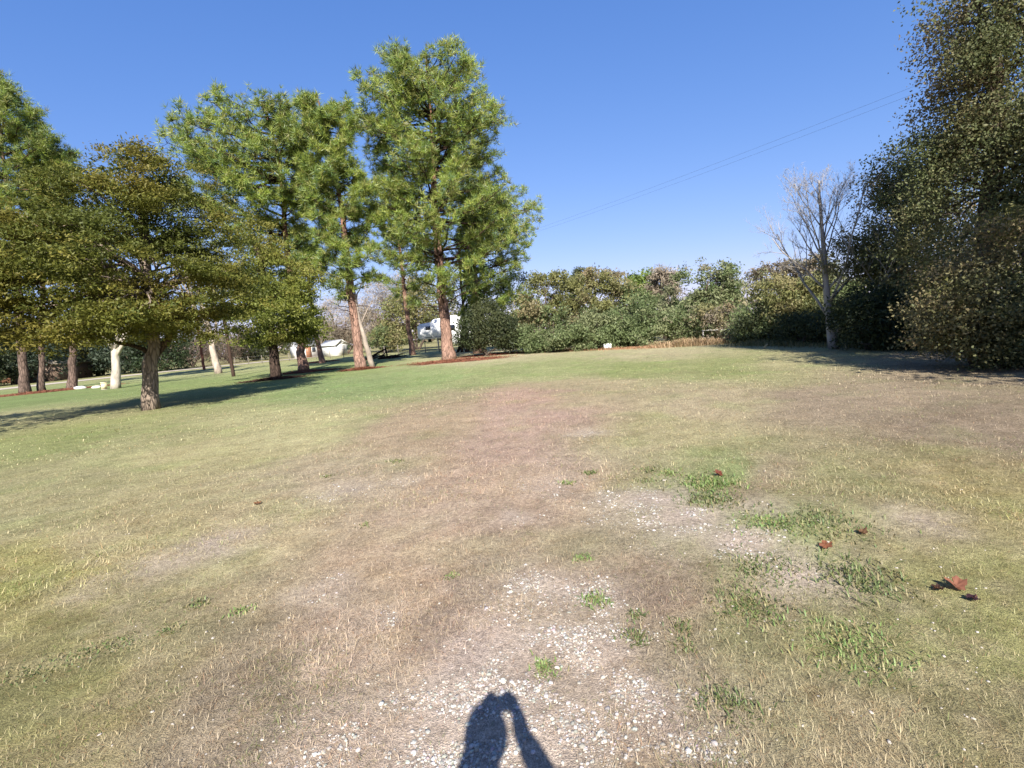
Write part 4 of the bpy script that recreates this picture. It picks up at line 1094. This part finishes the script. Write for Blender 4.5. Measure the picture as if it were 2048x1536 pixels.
wb_o = empty('marker_post', foot(282, 80), 'short post with a round white top near the road', 'post'); q = foot(282, 80)
m = MB(); m.tube(np.array([q - [0, 0, .1], q + [0, 0, .7]]), .07, 8, lin((196, 186, 170)) * .6); m.build('shaft', M_WOOD, wb_o)
m = MB(); m.tube(np.array([q + [0, 0, .7], q + [0, 0, .74], q + [0, 0, .86], q + [0, 0, .95]]), [.08, .2, .22, .05], 10, lin((240, 238, 226)) * .8); m.build('cap', M_PAINT, wb_o, True)
for px, py, pts, lb in ((1530, 697, [(1527, 699), (1529, 694), (1533, 690), (1536, 688)], 'curved pale stick poking out of the grass at the shade edge'), (1692, 698, [(1696, 700), (1692, 694), (1690, 689)], 'short pale stick leaning near the bare grey tree')):
    f_ = Frame(ground(px, py)); m = MB(); P_ = np.array([f_.pt(*p) for p in pts]); P_[0][2] = -.05; m.tube(P_, np.linspace(.05, .02, len(P_)), 6, lin((206, 190, 150)) * .6); tag(m.build('stick', M_WOOD), lb, 'stick')

# fallen leaves: lobed, curled
def fallen_leaf(px, py, s, col, label, seed):
    s = s * .62; rng = np.random.default_rng(seed); b = ground(px, py); m = MB(); na = 30; an = np.arange(na) / na * 2 * math.pi
    r = s / 2 * (.55 + .35 * np.abs(np.cos(2.5 * (an - math.pi / 2))) ** .8 + rng.normal(0, .03, na)); r[na * 3 // 4] *= .4
    X, Y = r * np.cos(an), r * np.sin(an); th = rng.uniform(0, 6.28); cu = rng.uniform(.5, 1.6)
    V = [[0, 0, 0]] + [[x * .5, y * .5, 0] for x, y in zip(X, Y)] + [[x, y, 0] for x, y in zip(X, Y)]; V = np.array(V)
    V[:, 2] = cu * V[:, 0] ** 2 / s * 1.1 + .35 * V[:, 1] ** 2 / s + rng.normal(0, .004, len(V))
    tl_ = rng.normal(0, .3); V[:, 2] += V[:, 1] * tl_
    c, s_ = math.cos(th), math.sin(th); V = np.c_[V[:, 0] * c - V[:, 1] * s_, V[:, 0] * s_ + V[:, 1] * c, V[:, 2] - V[:, 2].min()] + [b[0], b[1], height(b[None, :2])[0] + .012]
    T = []
    for j in range(na):
        k = (j + 1) % na; T += [(0, 1 + j, 1 + k), (1 + j, 1 + na + j, 1 + na + k), (1 + j, 1 + na + k, 1 + k)]
    o = empty('fallen_leaf', V[0], label, 'leaf', 'dead leaves on the lawn')
    m.add(V, T, lin(col) * .6 * rng.uniform(.75, 1.2, (len(V), 1))); m.build('blade', M_LEAF, o)
    m = MB(); q = V[1 + na + na * 3 // 4]; e = q + (q - V[0]) * .9 + [0, 0, .015]; m.tube(np.array([V[0] + [0, 0, .003], q, e]), .0022, 4, lin((150, 100, 60)) * .5); m.build('stalk', M_LEAF, o)


for i, a in enumerate([(1652, 1094, .15, (168, 110, 80), 'curled orange brown dead leaf near the bare dirt strip'), (1912, 1165, .19, (182, 122, 96), 'large salmon orange dead leaf among green grass'),
                       (1724, 1068, .14, (158, 120, 88), 'tan brown dead leaf behind the curled orange one'), (515, 1004, .14, (172, 124, 86), 'lone orange dead leaf on the pale grass away from the gravel'),
                       (1437, 951, .17, (140, 76, 58), 'dark maroon dead leaf by the green weed patch'), (1945, 1188, .12, (78, 50, 58), 'small dark purple dead leaf beside the salmon leaf'), (1876, 1168, .11, (86, 58, 46), 'small dark brown dead leaf touching the salmon leaf')]):
    fallen_leaf(*a, 900 + i)


def weed(px, py, r, n, L, col, label, seed):
    rng = np.random.default_rng(seed); b = ground(px, py)[:2]; p = b + rng.normal(0, r * .45, (n, 2)); m = MB()
    n = len(p); L = L * .72
    blades(m, p, L * rng.uniform(.5, 1.2, n), np.full(n, .0042 + .0012 * np.linalg.norm(b)), rng.uniform(.55, .985, n), pal(col, n, rng, .25), rng)
    tag(m.build('weed_clump', M_GRASS), label, 'weed', 'green weed clumps', 'stuff')


GW = [(122, 146, 74), (110, 140, 70), (140, 156, 88), (160, 150, 100)]; DW = [(98, 118, 62), (112, 126, 68), (126, 130, 78), (150, 138, 96)]
G1 = 'small bright green weed clump in the pale gravel'; G2 = 'small green weed clump in the dry tan grass'; G3 = 'bushy dark green weed patch beside the stony track'
for i, (px, py, r, n, L, c, lb) in enumerate([(1190, 1202, .11, 170, .06, GW, G1), (1090, 1332, .09, 150, .055, GW, G1), (1272, 1272, .09, 130, .055, DW, G1), (1362, 1248, .08, 110, .055, DW, G1), (1366, 1284, .07, 100, .05, DW, G1), (1275, 1230, .06, 80, .05, DW, G1),
        (1132, 965, .10, 90, .06, GW, G2), (1180, 945, .12, 110, .06, DW, G2), (480, 1216, .09, 90, .05, GW, G2), (790, 922, .12, 80, .06, DW, G2), (1166, 1112, .09, 100, .05, GW, G2), (656, 950, .10, 70, .05, DW, G2), (900, 1148, .07, 70, .04, GW, G2), (395, 1200, .10, 100, .05, DW, G2), (1296, 938, .14, 120, .06, DW, G2), (1340, 945, .16, 150, .06, GW, G2), (730, 1045, .08, 60, .05, DW, G2),
        (150, 1312, .2, 150, .045, DW, G2), (225, 1285, .14, 100, .045, DW, G2), (340, 1255, .12, 80, .045, DW, G2), (50, 1340, .16, 120, .045, DW, G2), (1290, 960, .12, 120, .05, DW, G2), (1420, 965, .34, 700, .08, GW, G3), (1425, 1000, .28, 500, .07, DW, G3), (1540, 1050, .24, 420, .06, GW, G3), (1530, 1130, .28, 420, .06, DW, G3), (1720, 1150, .28, 420, .10, DW, G3), (1500, 1195, .22, 360, .06, DW, G3), (1700, 1270, .3, 460, .07, GW, G3), (1450, 1390, .16, 320, .06, DW, G3), (1640, 1050, .4, 520, .08, DW, G3), (1500, 1210, .2, 250, .06, GW, G3)]):
    weed(px, py, r, n, L, c, lb, 950 + i)

# ------------------------------------------------------------------ the photographer (only the shadow shows)
def sphere(n=2):
    V, T = [v for v in ICO_V], [tuple(t) for t in ICO_T]
    for _ in range(n):
        mid, NT = {}, []
        for t in T:
            ms = []
            for x, y in ((t[0], t[1]), (t[1], t[2]), (t[2], t[0])):
                kk = (min(x, y), max(x, y))
                if kk not in mid: v = V[x] + V[y]; mid[kk] = len(V); V.append(v / np.linalg.norm(v))
                ms.append(mid[kk])
            NT += [(t[0], ms[0], ms[2]), (ms[0], t[1], ms[1]), (ms[2], ms[1], t[2]), tuple(ms)]
        T = NT
    return np.array(V), np.array(T)


def photographer():
    b = MB(); SV, ST = sphere(2)
    def ell(c, r): b.add(SV * np.array(r) + np.array(c), ST)
    def limb(pts):
        P_ = np.array([q[:3] for q in pts]); R_ = [q[3] for q in pts]
        for i in range(len(P_) - 1): b.tube(np.array([P_[i], P_[i + 1]]), [R_[i], R_[i + 1]], 14)
        for q, r in zip(P_, R_): ell(q, (r * 1.02,) * 3)
    ell((-.04, -.40, .95), (.175, .12, .13)); ell((-.04, -.40, 1.08), (.15, .11, .15)); ell((-.045, -.38, 1.24), (.165, .12, .17)); ell((-.045, -.37, 1.36), (.185, .115, .12))
    limb([(-.045, -.36, 1.42, .065), (-.05, -.31, 1.53, .056)])
    ell((-.042, -.275, 1.655), (.083, .099, .108)); ell((-.05, -.235, 1.585), (.052, .062, .052))
    limb([(-.05, -.186, 1.66, .011), (-.05, -.172, 1.632, .015)])
    for sx in (-1, 1): ell((-.05 + sx * .078, -.28, 1.642), (.012, .022, .032))
    for sx in (-1, 1):
        limb([(-.04 + sx * .095, -.40, .90, .098), (-.04 + sx * .10, -.385, .70, .082), (-.04 + sx * .11, -.37, .50, .058), (-.04 + sx * .115, -.395, .36, .058), (-.04 + sx * .12, -.42, .10, .042)])
        limb([(-.04 + sx * .12, -.44, .05, .045), (-.04 + sx * .125, -.34, .045, .043), (-.04 + sx * .13, -.25, .035, .035)])
    for sx, el, wr in ((-1, (-.225, -.20, 1.20), (-.090, -.088, 1.51)), (1, (.235, -.20, 1.215), (.082, -.092, 1.515))):
        sh = (-.045 + sx * .165, -.365, 1.40)
        limb([(*sh, .066), tuple((np.array(sh) + el) / 2) + (.052,), (*el, .050)])
        limb([(*el, .050), tuple(np.array(el) * .6 + np.array(wr) * .4) + (.053,), tuple(np.array(el) * .2 + np.array(wr) * .8) + (.045,), (*wr, .034), (sx * .076, -.066, 1.555, .031), (sx * .072, -.055, 1.595, .020)])
        for pts in ([(.068, -.055, 1.605, .0105), (.064, -.048, 1.640, .0095), (.044, -.040, 1.660, .009), (.026, -.038, 1.660, .0085)],
                    [(.072, -.05, 1.60, .0105), (.072, -.030, 1.622, .0095), (.058, -.017, 1.626, .009), (.044, -.015, 1.625, .0085)],
                    [(.074, -.05, 1.585, .0105), (.073, -.028, 1.602, .0095), (.059, -.016, 1.606, .009), (.046, -.015, 1.606, .0085)],
                    [(.076, -.052, 1.57, .0095), (.074, -.032, 1.582, .0085), (.062, -.018, 1.587, .008), (.052, -.017, 1.587, .0075)],
                    [(.072, -.068, 1.565, .0125), (.056, -.074, 1.590, .0115), (.038, -.068, 1.605, .010), (.026, -.063, 1.612, .0095)]):
            limb([(sx * q[0], *q[1:]) for q in pts])
    o = b.build('person_rig', M_CLOTH)
    rm = o.modifiers.new('remesh', 'REMESH'); rm.mode = 'VOXEL'; rm.voxel_size = .0066; rm.use_smooth_shade = True
    sm_ = o.modifiers.new('smooth', 'SMOOTH'); sm_.factor = .5; sm_.iterations = 3
    dg = bpy.context.evaluated_depsgraph_get(); dg.update()
    me2 = bpy.data.meshes.new_from_object(o.evaluated_get(dg)); bpy.data.objects.remove(o)
    for a in list(me2.color_attributes): me2.color_attributes.remove(a)
    n = len(me2.vertices); co = np.empty(n * 3, np.float32); me2.vertices.foreach_get('co', co); co = co.reshape(-1, 3)
    skin = lin((206, 160, 132)) * .6; shirt = lin((70, 84, 110)) * .6; jeans = lin((56, 66, 92)) * .6; shoe = lin((70, 56, 46)) * .6
    c = np.tile(shirt, (n, 1)); c[co[:, 2] < .98] = jeans; c[co[:, 2] < .09] = shoe
    c[(co[:, 2] > 1.49) & (np.abs(co[:, 0] + .05) < .12) & (co[:, 1] < -.11)] = skin; c[(co[:, 1] > -.105) & (co[:, 2] > 1.46)] = skin
    at = me2.color_attributes.new('Col', 'FLOAT_COLOR', 'POINT'); at.data.foreach_set('color', np.c_[c, np.ones(n)].astype(np.float32).ravel())
    me2.materials.clear(); me2.materials.append(M_CLOTH); me2.name = 'person'
    p = bpy.data.objects.new('person', me2); COL.objects.link(p)
    tag(p, 'person standing on the gravel holding up a camera, casting the shadow', 'person')
    rng = np.random.default_rng(3); m = MB(); HV, HT = sphere(3)
    ok = ~((HV[:, 1] > .30) & (HV[:, 2] < .50)) & (HV[:, 2] > -.55); HT = HT[ok[HT].all(1)]
    m.add(np.array([-.05, -.278, 1.66]) + HV * np.array([.086, .107, .117]) * rng.uniform(.985, 1.02, (len(HV), 1)), HT, lin((70, 50, 38)) * .5)
    m.build('hair', M_CLOTH, p, True)
    for s in (-1, 1):
        m = MB(); m.add(ICO_V * .012 + [-.05 + s * .032, -.192, 1.655], ICO_T, lin((60, 44, 36)) * .6); m.build('eye', M_DARKGLASS, p, True)
    m = MB(); m.tube(np.array([[-.075, -.197, 1.595], [-.05, -.190, 1.592], [-.025, -.197, 1.595]]), .006, 6, lin((170, 100, 92)) * .6); m.build('mouth', M_CLOTH, p)
    ph = empty('handheld_camera', (0, -.04, 1.575), 'small black camera held up in both hands of the photographer', 'camera')
    m = MB(); m.box((0, -.042, 1.612), (.118, .022, .072), lin((40, 40, 42)) * .6); m.build('camera_body', M_PAINT, ph)
    m = MB(); m.tube(np.array([[0, -.032, 1.612], [0, -.022, 1.612]]), [.016, .015], 14, lin((26, 26, 28)) * .6); m.build('lens', M_DARKGLASS, ph, True)
    m = MB(); m.box((0, -.0545, 1.612), (.094, .004, .056), lin((22, 24, 28)) * .6); m.build('screen', M_DARKGLASS, ph)


photographer()
